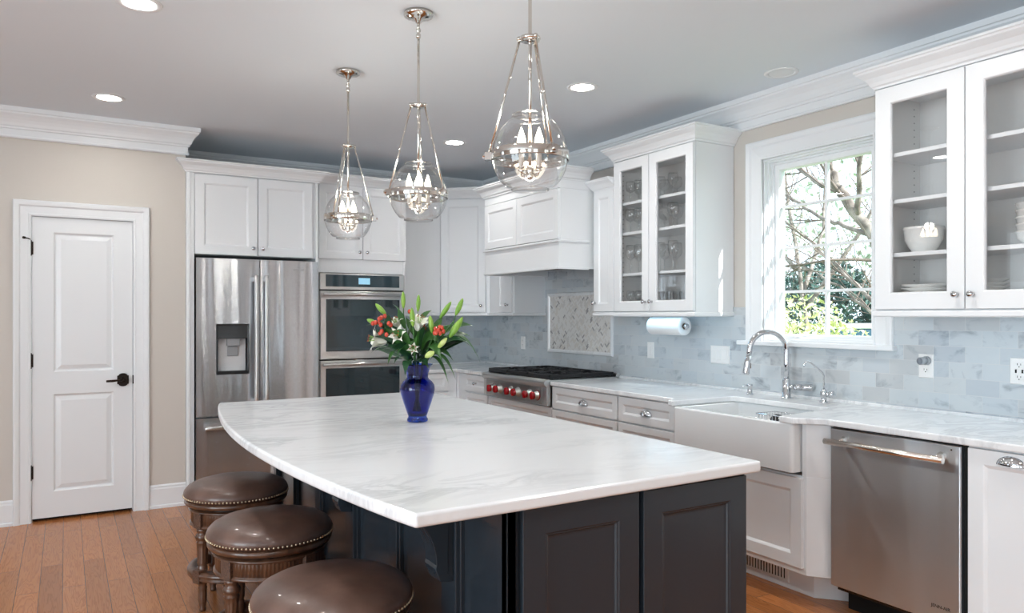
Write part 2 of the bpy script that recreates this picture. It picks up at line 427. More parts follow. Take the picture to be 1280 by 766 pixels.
def thing(name, label, cat, loc=(0, 0, 0), rz=0.0, group=None):
    o = bpy.data.objects.new(name, None); C.objects.link(o); o.empty_display_size = 0.1
    o.location = loc; o.rotation_euler = (0, 0, rz); o['label'] = label; o['category'] = cat
    if group: o['group'] = group
    return o
def tag(o, label, cat, group=None):
    o['label'] = label; o['category'] = cat
    if group: o['group'] = group
    return o
def struct_root(name, loc=(0, 0, 0), rz=0.0):
    o = bpy.data.objects.new(name, None); C.objects.link(o); o.location = loc; o.rotation_euler = (0, 0, rz); o['kind'] = 'structure'
    return o
def struct(name, mb, mat, bevel=0.0): return mb.build(name, mat, None, bevel, kind='structure')
def copy_tree(o, parent=None):
    c = o.copy(); C.objects.link(c)
    if parent is not None: c.parent = parent
    for ch in [x for x in bpy.data.objects if x.parent is o]: copy_tree(ch, c)
    return c
def text_part(name, body, size, mat, parent, loc, rot, label=None):
    cu = bpy.data.curves.new(name, 'FONT'); cu.body = body; cu.size = size; cu.extrude = 0.0006; cu.align_x = 'CENTER'; cu.align_y = 'CENTER'
    tmp = bpy.data.objects.new('lettering_source', cu); C.objects.link(tmp)
    me = bpy.data.meshes.new_from_object(tmp.evaluated_get(bpy.context.evaluated_depsgraph_get()))
    bpy.data.objects.remove(tmp, do_unlink=True); bpy.data.curves.remove(cu)
    me.materials.clear(); me.materials.append(mat)
    o = bpy.data.objects.new(name, me); C.objects.link(o); o.parent = parent; o.location = loc; o.rotation_euler = rot
    if label: o['label'] = label
    return o

RZ = -pi/2        # things on the right wall: local x runs toward the camera, local -y faces the room

# ------------------------------------------------------------------ room shell
CEIL = 2.725
XL, YR = -7.5, -10.5
struct('floor', MB().box(XL-0.2, 0.2, YR-0.2, 0.2, -0.1, 0), M['floor'])
struct('ceiling', MB().box(XL-0.2, 0.2, YR-0.2, 0.2, CEIL, CEIL+0.1), M['ceil'])
struct('wall_back', MB().box(-2.94, 0.15, 0, 0.15, 0, CEIL), M['wall'])
# pantry wall with the door opening, returning to the back wall
DX0, DX1, DTOP = -3.885, -3.277, 2.036
PY = -0.813
w = MB()
w.box(XL, DX0, PY, PY+0.12, 0, CEIL); w.box(DX1, -2.939, PY, PY+0.12, 0, CEIL); w.box(DX0, DX1, PY, PY+0.12, DTOP, CEIL)
w.box(-3.06, -2.939, PY+0.12, 0.0, 0, CEIL)
struct('wall_pantry', w, M['wall'])
# right wall with window hole
WY0, WY1, WZ0, WZ1 = -4.27, -3.53, 1.217, 2.331
w = MB()
w.box(0, 0.15, YR, WY0, 0, CEIL); w.box(0, 0.15, WY1, 0, 0, CEIL); w.box(0, 0.15, WY0, WY1, 0, WZ0); w.box(0, 0.15, WY0, WY1, WZ1, CEIL)
struct('wall_right', w, M['wall'])
def holed_wall(name, spans, lo, hi, z0, z1, f):
    w = MB(); edges = [lo]
    for a, b in spans: edges += [a, b]
    edges.append(hi)
    for i in range(0, len(edges), 2): f(w, edges[i], edges[i+1], 0, CEIL)
    for a, b in spans: f(w, a, b, 0, z0); f(w, a, b, z1, CEIL)
    struct(name, w, M['wall'])
holed_wall('wall_rear', ADDED_REAR_WIN, XL, 0.15, 0.55, 2.45, lambda w, a, b, z0, z1: w.box(a, b, YR-0.1, YR, z0, z1))
holed_wall('wall_left', ADDED_LEFT_WIN, YR-0.1, 0.0, 0.4, 2.5, lambda w, a, b, z0, z1: w.box(XL-0.1, XL, a, b, z0, z1))
n = 2  # frames of the unseen added windows that hold the fill lights
for a, b in ADDED_REAR_WIN:
    m = MB()
    for x in (a, (a+b)/2-0.02, b-0.05): m.box(x, x+0.05, YR-0.06, YR+0.02, 0.55, 2.45)
    for z in (0.55, 1.48, 2.40): m.box(a, b, YR-0.055, YR+0.015, z, z+0.05)
    struct('window_%d' % n, m, M['trim']); n += 1
for a, b in ADDED_LEFT_WIN:
    m = MB()
    for y in (a, (a+b)/2-0.02, b-0.05): m.box(XL-0.06, XL+0.02, y, y+0.05, 0.4, 2.5)
    for z in (0.4, 2.45): m.box(XL-0.055, XL+0.015, a, b, z, z+0.05)
    struct('window_%d' % n, m, M['trim']); n += 1

# unseen porch roof and eaves added to keep sun out of the added windows
struct('sun_block_porch', MB().box(XL-0.6, 0.6, -15.0, YR-0.1, 2.62, 2.74), M['trim'])
struct('sun_block_eaves', MB().box(XL-1.2, 0.22, YR-0.6, 0.4, CEIL+0.1, CEIL+0.22), M['trim'])

# ceiling crown moulding
cp = [(0, 2.535), (0.020, 2.535), (0.024, 2.541), (0.022, 2.549), (0.014, 2.553), (0.014, 2.592), (0.024, 2.596), (0.026, 2.606), (0.034, 2.612),
      (0.040, 2.630), (0.050, 2.650), (0.064, 2.668), (0.080, 2.682), (0.082, 2.692), (0.090, 2.696), (0.090, CEIL), (0, CEIL)]
struct('trim_1', MB().sweep([(XL, PY), (-2.939, PY), (-2.939, 0), (0, 0), (0, YR)], cp), M['trim'])
# baseboards
bp = [(0, 0), (0.022, 0), (0.022, 0.018), (0.014, 0.024), (0.014, 0.135), (0.010, 0.145), (0.010, 0.155), (0.003, 0.166), (0, 0.166)]
struct('baseboard_pantry', MB().sweep([(XL, PY), (-3.984, PY)], bp).sweep([(-3.177, PY), (-2.939, PY)], bp), M['trim'])
struct('baseboard_right', MB().sweep([(0, -6.2), (0, YR)], bp), M['trim'])

# pantry door
d = struct_root('door_1', (DX0, PY, 0))
W = DX1-DX0
casing = [(0, 0.0), (0.010, 0.0), (0.010, 0.0)]
def casing_frame(mb, x0, x1, ztop, wd, prof, z0=0.0, bottom=False):
    """mitred casing facing -y; prof = [(t, depth)], t from the inner edge 0..wd"""
    vs = []; fs = []; K = len(prof)
    def st(px, pz, dx, dz):
        return [(px+dx*t, -dep, pz+dz*t) for t, dep in prof]
    if bottom: rows = [st(x0, z0, -1, -1), st(x0, ztop, -1, 1), st(x1, ztop, 1, 1), st(x1, z0, 1, -1), st(x0, z0, -1, -1)]
    else: rows = [st(x0, z0, -1, 0), st(x0, ztop, -1, 1), st(x1, ztop, 1, 1), st(x1, z0, 1, 0)]
    for r in rows: vs += r
    for i in range(len(rows)-1):
        for k in range(K-1): fs.append((i*K+k, i*K+k+1, (i+1)*K+k+1, (i+1)*K+k))
    mb.add(vs, fs); return mb
CP = [(0, -0.02), (0, 0.016), (0.012, 0.018), (0.014, 0.014), (0.058, 0.018), (0.066, 0.026), (0.085, 0.030), (0.095, 0.030), (0.099, 0.024), (0.1, 0.0)]
casing_frame(MB(), 0.0, W, DTOP, 0.1, CP).build('casing', M['trim'], d)
j = MB(); j.box(0, 0.003, -0.01, 0.12, 0, DTOP); j.box(W-0.003, W, -0.01, 0.12, 0, DTOP); j.box(0, W, -0.01, 0.12, DTOP-0.003, DTOP)
j.build('jamb', M['trim'], d)
sl = MB()
sx0, sx1, sz0, sz1 = 0.006, W-0.006, 0.022, DTOP-0.006
ys, yb = 0.004, 0.036
px0, px1 = 0.128, W-0.122
zs = [sz0, 0.195, 0.845, 0.995, 1.930, sz1]
for (a, b, c, e) in [(sx0, px0, sz0, sz1), (px1, sx1, sz0, sz1), (px0, px1, zs[0], zs[1]), (px0, px1, zs[2], zs[3]), (px0, px1, zs[4], zs[5])]:
    sl.box(a, b, ys, yb, c, e)
for (z0, z1) in ((zs[1], zs[2]), (zs[3], zs[4])):
    sl.rings(px0, px1, z0, z1, [(0, ys), (0.010, ys+0.011), (0.016, ys+0.012), (0.044, ys+0.003), (0.05, ys+0.003)], yb)
slab = sl.build('slab', M['trim'], d)
MB().box(sx0, sx1, 0.06, 0.07, 0, DTOP).build('dark_gap_behind', M['gap'], d)
for hz in (0.331, 1.073, 1.82):
    h = MB(); h.cyl((0.0, -0.006, hz-0.045), (0.0, -0.006, hz+0.045), 0.0075, 10)
    h.sphere((0.0, -0.006, hz+0.048), 0.006); h.sphere((0.0, -0.006, hz-0.048), 0.006); h.box(-0.003, 0.014, -0.002, 0.004, hz-0.043, hz+0.043)
    if hz > 1.8:
        h.tube([(0, -0.006, hz+0.055), (-0.012, -0.03, hz+0.06), (-0.03, -0.05, hz+0.062)], 0.004, 8); h.cyl((-0.03, -0.05, hz+0.062), (-0.040, -0.060, hz+0.063), 0.008, 10)
    h.build('hinge', M['bronze'], d)
hx, hz = W-0.066, 0.925
hm = MB()
esc = []
for k in range(25):
    t = pi*k/24; esc.append((cos(t)*0.030, 0.026+sin(t)*0.020))
esc = [(0.036, -0.030), (0.036, 0.030)] + [(0.027*cos(pi*k/12), 0.030+0.016*sin(pi*k/12)) for k in range(13)] + [(-0.036, 0.030), (-0.036, -0.030)] + [(-0.027*cos(pi*k/12), -0.030-0.016*sin(pi*k/12)) for k in range(13)]
hm.extr(esc, -0.008, ys, lambda u, v, w_: (hx+u, w_, hz+v))
hm.build('rosette', M['bronze'], d, 0.003)
hm = MB()
hm.lathe([(0.016, 0), (0.015, 0.02), (0.010, 0.03), (0.012, 0.05), (0.014, 0.058), (0, 0.060)], (hx, -0.008, hz), (0, -1, 0), 18)
hm.tube([(hx, -0.055, hz), (hx-0.03, -0.060, hz+0.001), (hx-0.07, -0.060, hz-0.002), (hx-0.105, -0.056, hz-0.003)], [0.009, 0.0065, 0.009, 0.0075], 10)
hm.build('lever_handle', M['bronze'], d)
MB().box(W-0.007, W+0.003, -0.012, 0.005, 0.895, 0.955).build('strike_plate', M['bronze'], d)

# backsplash
b = MB(); T = -0.010
for y0, y1, z1 in [(-1.10, 0, 1.40), (-2.28, -1.10, 1.80), (-3.41, -2.28, 1.426), (-4.385, -3.41, 1.19), (-6.2, -4.385, 1.40)]:
    b.box(T, 0, y0, y1, 0.893, z1)
struct('wall_tile_right', b, M['tileY'])
struct('wall_tile_back', MB().box(-1.144, T, T, 0, 0.893, 1.40), M['tileX'])
pl = [(0, 0.895), (0.012, 0.895), (0.012, 0.904), (0.006, 0.910), (0, 0.910)]
struct('trim_2', MB().sweep([(-1.144, T), (T, T), (T, -6.2)], pl), M['counter'])

# mosaic panel above the range, herringbone tiles in a marble frame
mp_ = thing('mosaic_panel', 'framed herringbone marble mosaic panel set in the tile above the range', 'tile panel', (T, -1.165, 1.05), RZ)
PW, PH, FW = 0.915, 0.52, 0.032
fr = MB()
fr.rings(0, PW, 0, PH, [(0, -0.006), (0.006, -0.018), (0.018, -0.020), (0.026, -0.014), (FW, -0.008)], 0, 0, hole=True)
fr.build('frame', M['counter'], mp_)
ms = MB(); rnd = random.Random(5)
L, B = 0.039, 0.0130
ix0, ix1, iz0, iz1 = FW, PW-FW, FW, PH-FW
ms.box(ix0, ix1, -0.0030, 0, iz0, iz1, 4)
def clip_poly(poly):
    for ax, lim, sg in ((0, ix0, 1), (0, ix1, -1), (1, iz0, 1), (1, iz1, -1)):
        out = []
        for i in range(len(poly)):
            a, b_ = poly[i], poly[(i+1) % len(poly)]
            da, db = (a[ax]-lim)*sg, (b_[ax]-lim)*sg
            if da >= 0: out.append(a)
            if da*db < 0:
                t = da/(da-db); out.append((a[0]+(b_[0]-a[0])*t, a[1]+(b_[1]-a[1])*t))
        poly = out
        if len(poly) < 3: return None
    return poly
ca = cos(pi/4)
for i in range(-78, 79):
    for j_ in range(-20, 21):
        # herringbone lattice in tile units
        for kind in (0, 1):
            ox = i*B + j_*L*1.0; oy = i*B - j_*L*1.0
            if kind == 0: q = [(ox, oy), (ox+L, oy), (ox+L, oy+B), (ox, oy+B)]
            else: q = [(ox, oy+B), (ox+B, oy+B), (ox+B, oy+B+L), (ox, oy+B+L)]
            cx_, cy_ = sum(p[0] for p in q)/4, sum(p[1] for p in q)/4
            q = [(cx_+(p[0]-cx_)*0.965, cy_+(p[1]-cy_)*0.93) if kind == 0 else (cx_+(p[0]-cx_)*0.93, cy_+(p[1]-cy_)*0.965) for p in q]
            q = [(PW/2+(x-y)*ca, PH/2+(x+y)*ca) for x, y in q]
            q = clip_poly(q)
            if not q: continue
            r_ = rnd.random(); mi = 0 if r_ < 0.52 else 1 if r_ < 0.75 else 2 if r_ < 0.945 else 3
            ms.extr(q, -0.0048, -0.002, lambda u, v, w_: (u, w_, v), mi)
ms.build('mosaic_tiles', MOS, mp_)

# ------------------------------------------------------------------ window above the sink
wn = struct_root('window_1', (0, WY1, 0), RZ)          # local x 0 = left jamb
WW = WY1-WY0
WC = [(0, -0.01), (0, 0.016), (0.010, 0.018), (0.013, 0.012), (0.075, 0.017), (0.085, 0.026), (0.105, 0.030), (0.113, 0.028), (0.116, 0.022), (0.117, 0.0)]
WC = [(t, max(dep, -0.01)+0.0) for t, dep in WC]
casing_frame(MB(), 0.0, WW, WZ1, 0.117, WC, WZ0).build('casing', M['trim'], wn)
s_ = MB(); s_.box(-0.165, WW+0.135, -0.055, 0.0, 1.190, 1.217); s_.box(0, WW, 0.0, 0.12, 1.190, 1.217)
s_.build('sill', M['trim'], wn, 0.006, 3)
fm = MB()
for (a, b_) in ((0.0, 0.012), (0.0, 0.022), (0.0, 0.034)):
    pass
fm.rings(0, WW, WZ0, WZ1, [(0, 0.004), (0.012, 0.004), (0.012, 0.030), (0.022, 0.030), (0.022, 0.055), (0.034, 0.055), (0.034, 0.080)], 0.145, hole=True)
fm.build('jamb', M['trim'], wn)
sa = MB(); sa.rings(0.034, WW-0.034, WZ0+0.008, WZ1-0.034, [(0, 0.070), (0.030, 0.070), (0.036, 0.082)], 0.115, hole=True)
sash = sa.build('sash', M['trim'], wn)
gx0, gx1, gz0, gz1 = 0.070, WW-0.070, WZ0+0.044, WZ1-0.070
mu = MB(); mxx = 0.385
mu.box(mxx-0.008, mxx+0.008, 0.082, 0.106, gz0, gz1)
for z in (1.517, 1.782, 2.035): mu.box(gx0, gx1, 0.084, 0.104, z-0.008, z+0.008)
mu.build('muntin', M['trim'], sash)
MB().box(gx0-0.004, gx1+0.004, 0.094, 0.098, gz0-0.004, gz1+0.004).build('pane', M['pane'], sash)
ck = MB(); ck.box(0.185, 0.275, 0.052, 0.070, 1.217, 1.235); ck.tube([(0.19, 0.05, 1.238), (0.23, 0.045, 1.246), (0.285, 0.045, 1.236)], 0.007, 8); ck.sphere((0.29, 0.045, 1.236), 0.010)
ck.build('crank_handle', M['trim'], wn)

# ------------------------------------------------------------------ small hardware builders (local frame: facing -y)
def knob(parent, x, y, z):
    return MB().lathe([(0.009, 0), (0.008, 0.003), (0.0045, 0.006), (0.0045, 0.014), (0.010, 0.018), (0.0145, 0.024), (0.0145, 0.028), (0.010, 0.033), (0, 0.0345)], (x, y, z), (0, -1, 0), 18).build('knob', M['chrome'], parent)
def cup_pull(parent, x, y, z, w=0.049, h=0.032, pr=0.026):
    m = MB(); vs = []; fs = []; A, Bn = 24, 10
    for i in range(A+1):
        th = pi*i/A; rib = 1+0.05*(i % 2)
        for k in range(Bn+1):
            ph = pi/2*k/Bn
            vs.append((x+w*cos(th), y-pr*sin(th)*cos(ph)*rib, z-0.016+h*sin(th)*sin(ph)*rib))
    for i in range(A):
        for k in range(Bn): a = i*(Bn+1)+k; fs.append((a, a+1, a+Bn+2, a+Bn+1))
    m.add(vs, fs, 0, True)
    m.extr([(w*1.05*cos(pi*k/16), -0.018+h*1.12*sin(pi*k/16)) for k in range(17)], y-0.003, y, lambda u, v, w_: (x+u, w_, z+v))
    return m.build('cup_pull', M['chrome'], parent)
CROWN = [(0, 0), (0.010, 0), (0.012, 0.010), (0.020, 0.016), (0.026, 0.030), (0.040, 0.050), (0.058, 0.064), (0.066, 0.072), (0.068, 0.080), (0.074, 0.084), (0.074, 0.094), (0, 0.094)]
def crown(parent, path, z, sc=1.0, name='crown_moulding'):
    return MB().sweep(path, [(o*sc, z+h*sc) for o, h in CROWN]).build(name, M['cab'], parent)
def rail(parent, x0, x1, yf, z0, z1, right_end=True, y1=-0.002):
    m = MB(); m.sweep([(x0, y1), (x0, yf), (x1, yf), (x1, y1)], [(-0.018, z0), (0.004, z0), (0.012, z0+0.006), (0.012, z1-0.008), (0.006, z1), (-0.018, z1)])
    return m.build('light_rail', M['cab'], parent)
def door(parent, x0, x1, z0, z1, yf, th=0.02, st=0.058, name='door', mat='cab', kn=None):
    o = MB().shaker(x0, x1, z0, z1, yf, th, st).build(name, M[mat], parent, 0.0012, 1)
    if kn: knob(o, kn[0], yf, kn[1])
    return o
def glass_door(parent, x0, x1, z0, z1, yf, kn, st=0.072):
    o = MB().rings(x0, x1, z0, z1, [(0.0015, yf), (st-0.006, yf), (st-0.003, yf+0.003), (st, yf+0.008)], yf+0.02, 0, hole=True).build('door', M['cab'], parent, 0.0012, 1)
    MB().box(x0+st-0.004, x1-st+0.004, yf+0.012, yf+0.015, z0+st-0.004, z1-st+0.004).build('glass_pane', M['cabglass'], o, label='clear glass pane')
    knob(o, kn[0], yf, kn[1])
    return o
def drawer(parent, x0, x1, z0, z1, yf, pull='cup', st=0.045, px=None):
    if z1-z0 > 0.2 or True: o = MB().shaker(x0, x1, z0, z1, yf, 0.02, st).build('drawer', M['cab'], parent, 0.0012, 1)
    xc = (x0+x1)/2 if px is None else px
    if pull == 'cup': cup_pull(o, xc, yf+0.006 if z1-z0 > 0.1 else yf, (z0+z1)/2)
    elif pull == 'knob': knob(o, xc, yf+0.006, (z0+z1)/2)
    return o

# ------------------------------------------------------------------ tall cabinets on the back wall
UB, UT = 1.397, 2.455           # wall cabinet bottom and top
fc = thing('fridge_cabinet', 'white cabinet with two doors built around and above the steel refrigerator', 'cabinet', (-2.937, 0, 0))
FT = 2.424; FY = -0.82
m = MB(); m.box(0, 0.056, FY, -0.004, 0, FT); m.box(0.947, 0.967, FY, -0.004, 0, FT); m.box(0.056, 0.947, FY+0.02, -0.004, 1.822, FT)
m.build('body', M['cab'], fc, 0.0015, 1)
MB().box(0.012, 0.030, FY-0.006, FY, 0, FT).build('stile_bead', M['cab'], fc, 0.002, 2)
door(fc, 0.058, 0.503, 1.824, 2.414, FY-0.002, st=0.068, kn=(0.468, 1.880))
door(fc, 0.507, 0.922, 1.824, 2.414, FY-0.002, st=0.068, kn=(0.540, 1.880))
crown(fc, [(0, FY+0.0065), (0, FY-0.004), (0.968, FY-0.004), (0.968, -0.72)], FT-0.006, 0.92)

oc = thing('oven_cabinet', 'white tall cabinet with two upper doors holding the double wall oven', 'cabinet', (-1.914, 0, 0))
OW = 0.77
m = MB(); m.box(-0.052, 0.0, -0.600, -0.004, 0, UT); m.box(0, 0.012, -0.615, -0.004, 0.1, UT); m.box(OW-0.025, OW, -0.615, -0.004, 0.1, UT); m.box(0.012, OW-0.025, -0.05, -0.004, 0.395, 1.728)
m.box(0.012, OW-0.025, -0.6145, -0.004, 1.728, UT); m.box(0.012, OW-0.025, -0.6145, -0.004, 0.1, 0.395); m.box(0.02, OW-0.02, -0.54, -0.01, 0, 0.1)
m.build('body', M['cab'], oc, 0.0015, 1)
door(oc, 0.003, 0.376, 1.842, 2.447, -0.637, st=0.062, kn=(0.345, 1.903))
door(oc, 0.380, OW-0.003, 1.842, 2.447, -0.637, st=0.062, kn=(0.410, 1.903))
drawer(oc, 0.003, OW-0.003, 0.115, 0.390, -0.637)
MB().sweep([(-0.05, -0.615), (OW, -0.615), (OW, -0.43)], [(o, UT-0.010+h) for o, h in CROWN]).build('crown_moulding', M['cab'], oc)

# ------------------------------------------------------------------ refrigerator
fz = thing('refrigerator', 'stainless steel french door refrigerator with water dispenser and bottom freezer', 'refrigerator', (-2.878, 0, 0))
FWD = 0.893
MB().box(0.006, FWD-0.010, -0.792, -0.06, 0.02, 1.792).build('body', M['grey'], fz, 0.003)
sx = 0.451; yfr = -0.868
def curved_door(x0, x1, z0, z1, holes=None):
    """slightly bowed steel front"""
    m = MB(); n_ = 12
    xs = [x0+(x1-x0)*i/n_ for i in range(n_+1)]
    if holes: xs = sorted(set(xs+[holes[0], holes[1]]))
    zs_ = [z0, z1] if not holes else [z0, holes[2], holes[3], z1]
    f = lambda x: yfr-0.006*(1-((x-(x0+x1)/2)/((x1-x0)/2))**2)
    nx = len(xs); nz = len(zs_)
    vs = [(x, f(x), z) for z in zs_ for x in xs] + [(x, -0.797, z) for z in zs_ for x in xs]
    o_ = nx*nz; fs = []
    for j_ in range(nz-1):
        for i in range(nx-1):
            hole = holes and j_ == 1 and xs[i] >= holes[0]-1e-6 and xs[i+1] <= holes[1]+1e-6
            if not hole: fs.append((j_*nx+i, j_*nx+i+1, (j_+1)*nx+i+1, (j_+1)*nx+i))
            fs.append((o_+j_*nx+i, o_+(j_+1)*nx+i, o_+(j_+1)*nx+i+1, o_+j_*nx+i+1))
    for i in range(nx-1):
        fs.append((i, o_+i, o_+i+1, i+1)); t = (nz-1)*nx; fs.append((t+i, t+i+1, o_+t+i+1, o_+t+i))
    for j_ in range(nz-1):
        fs.append((j_*nx, (j_+1)*nx, o_+(j_+1)*nx, o_+j_*nx)); e = nx-1
        fs.append((j_*nx+e, o_+j_*nx+e, o_+(j_+1)*nx+e, (j_+1)*nx+e))
    m.add(vs, fs)
    for k in range(len(m.sm)): m.sm[k] = False
    return m
HX0, HX1, HZ0, HZ1 = 0.142, 0.368, 0.942, 1.308
dl = curved_door(0.003, sx-0.003, 0.634, 1.794, (HX0, HX1, HZ0, HZ1)).build('door', M['steel'], fz)
dr = curved_door(sx+0.003, FWD-0.003, 0.634, 1.794).build('door', M['steel'], fz)
fd = curved_door(0.003, FWD-0.003, 0.07, 0.622).build('freezer_drawer', M['steel'], fz)
MB().box(0.01, FWD-0.01, -0.79, -0.70, 0.0, 0.07).build('kick_grille', M['black'], fz)
for dd, hx_ in ((dl, sx-0.037), (dr, sx+0.037)):
    h = MB(); h.tube([(hx_, -0.928, 0.71), (hx_, -0.932, 0.81), (hx_, -0.932, 1.60), (hx_, -0.928, 1.672)], 0.0145, 14)
    for z in (0.735, 1.645): h.box(hx_-0.011, hx_+0.011, -0.928, yfr+0.001, z-0.016, z+0.016)
    h.build('handle', M['steel_plain'], dd, 0.001, 1)
h = MB(); h.tube([(0.055, -0.928, 0.556), (0.10, -0.932, 0.556), (FWD-0.10, -0.932, 0.556), (FWD-0.055, -0.928, 0.556)], 0.0145, 14)
for x in (0.085, FWD-0.085): h.box(x-0.016, x+0.016, -0.928, yfr+0.001, 0.545, 0.567)
h.build('handle', M['steel_plain'], fd, 0.001, 1)
dp = MB()
dp.rings(HX0-0.004, HX1+0.004, HZ0-0.004, HZ1+0.004, [(0, -0.879), (0.010, -0.879), (0.014, -0.874)], -0.865, hole=True)
dp.box(HX0, HX1, -0.877, -0.81, HZ1-0.105, HZ1)
dp.box(HX0, HX1, -0.883, -0.825, HZ0, HZ0+0.022)
disp = dp.build('dispenser', M['black'], dl, 0.0015, 1, label='glossy black water dispenser')
MB().box(HX0+0.012, HX1-0.012, -0.818, -0.812, HZ0+0.02, HZ1-0.10).build('recess_back', simple('recess_grey', (0.66, 0.66, 0.67), 0.35), disp)
q = MB(); q.box(HX0+0.075, HX0+0.165, -0.862, -0.82, HZ1-0.16, HZ1-0.10); q.box(HX0+0.082, HX0+0.158, -0.835, -0.82, HZ1-0.235, HZ1-0.16)
q.build('paddle', simple('paddle_plastic', (0.30, 0.31, 0.32), 0.45), disp, 0.003)
text_part('brand_lettering', 'JENN-AIR', 0.020, M['grey'], dr, (0.742, -0.8735, 1.725), (pi/2, 0, 0))

# ------------------------------------------------------------------ double wall oven
ov = thing('double_oven', 'stainless steel double wall oven with dark glass doors and lit display', 'oven', (-1.901, 0, 0))
VW = 0.738; oy = -0.640
MB().box(0.004, VW-0.004, -0.60, -0.06, 0.40, 1.722).build('body', M['grey'], ov)
cpn = MB().rings(0, VW, 1.588, 1.722, [(0, oy), (0.012, oy-0.001)], -0.60).build('control_panel', M['steel_plain'], ov, 0.001, 1)
MB().box(0.046, VW-0.048, oy-0.004, oy, 1.612, 1.711).build('control_glass', M['panelglass'], cpn)
MB().box(0.325, 0.425, oy-0.0050, oy-0.0041, 1.635, 1.688).build('display', M['screen'], cpn, label='pale blue lit display')
def oven_door(z0, z1, g0, g1):
    o = MB().rings(0, VW, z0, z1, [(0, oy), (0.004, oy-0.006)], -0.60).build('door', M['steel_plain'], ov, 0.001, 1)
    MB().rings(0.046, VW-0.048, g0, g1, [(0, oy-0.010), (0.004, oy-0.011)], oy-0.005).build('glass', M['ovenglass'], o, label='dark reflective oven glass')
    hz_ = z1-0.030; h = MB(); h.tube([(0.012, oy-0.052, hz_), (VW-0.012, oy-0.052, hz_)], 0.013, 14)
    for x in (0.035, VW-0.035): h.box(x-0.014, x+0.014, oy-0.052, oy, hz_-0.010, hz_+0.010)
    h.build('handle', M['steel_plain'], o, 0.001, 1)
oven_door(1.012, 1.578, 1.078, 1.508)
oven_door(0.405, 1.002, 0.520, 0.938)
MB().box(0.006, VW-0.006, oy+0.004, -0.6, 0.40, 1.720).build('gap', M['gap'], ov)

# ------------------------------------------------------------------ wall cabinets by the corner
wc = thing('upper_cabinet', 'plain flat white wall cabinet beside the ovens, behind the flowers', 'cabinet', (-1.141, 0, 0))
MB().box(0, 0.464, -0.335, -0.004, UB, UT).build('body', M['cab'], wc, 0.0015, 1)
MB().box(0.002, 0.460, -0.352, -0.336, UB+0.003, UT-0.004).build('door', M['cab'], wc, 0.0015, 1)
MB().sweep([(0.0, -0.352), (0.462, -0.352)], [(o, UT+h) for o, h in CROWN]).build('crown_moulding', M['cab'], wc)
MB().box(0, 0.462, -0.350, -0.33, 1.372, UB).build('light_rail', M['cab'], wc)

DG = 0.675
dc = thing('corner_upper_cabinet', 'tall white diagonal cabinet in the corner with one chrome knob', 'cabinet', (0, 0, 0))
MB().prism([(-0.004, -0.004), (-DG, -0.004), (-DG, -0.335), (-0.335, -DG), (-0.004, -DG)], UB, UT).build('body', M['cab'], dc, 0.0015, 1)
dlen = math.hypot(DG-0.335, DG-0.335)
def diag(parent_name, mbf):
    o = bpy.data.objects.new('x', None)
    return None
def rot_mesh(o, loc, rz):
    o.data.transform(Matrix.Translation(loc) @ Matrix.Rotation(rz, 4, 'Z'))
dd = MB().shaker(0.012, dlen-0.035, UB+0.004, UT-0.006, -0.020, 0.020, 0.07).build('door', M['cab'], dc, 0.0012, 1)
rot_mesh(dd, (-DG, -0.335, 0), -pi/4)
kk = knob(dd, dlen-0.075, -0.020, 1.465); rot_mesh(kk, (-DG, -0.335, 0), -pi/4)
MB().sweep([(-DG-0.02, -0.345), (-DG+0.004, -0.345), (-0.345, -DG+0.004), (-0.345, -DG-0.10)], [(o, UT+h) for o, h in CROWN]).build('crown_moulding', M['cab'], dc)
MB().sweep([(-DG-0.0, -0.343), (-DG+0.004, -0.343), (-0.343, -DG+0.004), (-0.343, -DG)], [(-0.018, 1.370), (0.006, 1.370), (0.012, 1.376), (0.012, 1.390), (0.006, UB), (-0.018, UB)]).build('light_rail', M['cab'], dc)

ec = thing('small_upper_cabinet', 'short white wall cabinet tucked under the left side of the hood', 'cabinet', (0, -DG-0.002, 0), RZ)
EW = 1.108-DG-0.002
MB().box(0, EW, -0.333, -0.004, UB, 2.30).build('body', M['cab'], ec, 0.0015, 1)
door(ec, 0.150, EW-0.012, UB+0.004, 2.28, -0.353, st=0.058, kn=(EW-0.075, 1.468))
rail(ec, 0, EW, -0.340, 1.370, UB)

# range hood
hd = thing('range_hood', 'white wooden range hood with two small panelled doors and crown', 'range hood', (0, -1.131, 0), RZ)
HW = 1.106
m = MB(); hz0, hz1 = 1.718, 2.372; xF = -0.622
m.box(0, HW, xF, -0.004, 1.912, hz1)
m.prism([(0, -0.013), (0, xF-0.012), (HW, xF-0.012), (HW, -0.013), (HW-0.03, -0.013), (HW-0.03, xF+0.03), (0.03, xF+0.03), (0.03, -0.013)], hz0, 1.9115) 
m.build('body', M['cab'], hd, 0.0015, 1)
for o_ in ((0.006, HW*0.48-0.002), (HW*0.48+0.002, HW-0.004)):
    door(hd, o_[0], o_[1], 1.928, 2.292, xF-0.020, st=0.062)
MB().sweep([(0, -0.02), (0, xF-0.014), (HW, xF-0.014), (HW, -0.37)], [(0, 1.904), (0.010, 1.904), (0.014, 1.910), (0.014, 1.918), (0.006, 1.924), (0, 1.926)]).build('ledge_trim', M['cab'], hd)
MB().sweep([(0, -0.02), (0, xF-0.014), (HW, xF-0.014), (HW, -0.37)], [(0, hz0-0.008), (0.006, hz0-0.008), (0.008, hz0), (0.008, hz0+0.008), (0, hz0+0.010)]).build('bottom_trim', M['cab'], hd)
MB().box(-0.0, HW, xF-0.014, xF+0.01, 2.296, hz1).box(HW, HW+0.004, xF-0.014, -0.37, 2.296, hz1).build('frieze', M['cab'], hd, 0.001, 1)
crown(hd, [(0, -0.36), (0, xF-0.014), (HW, xF-0.014), (HW, -0.37)], 2.356, 1.0)
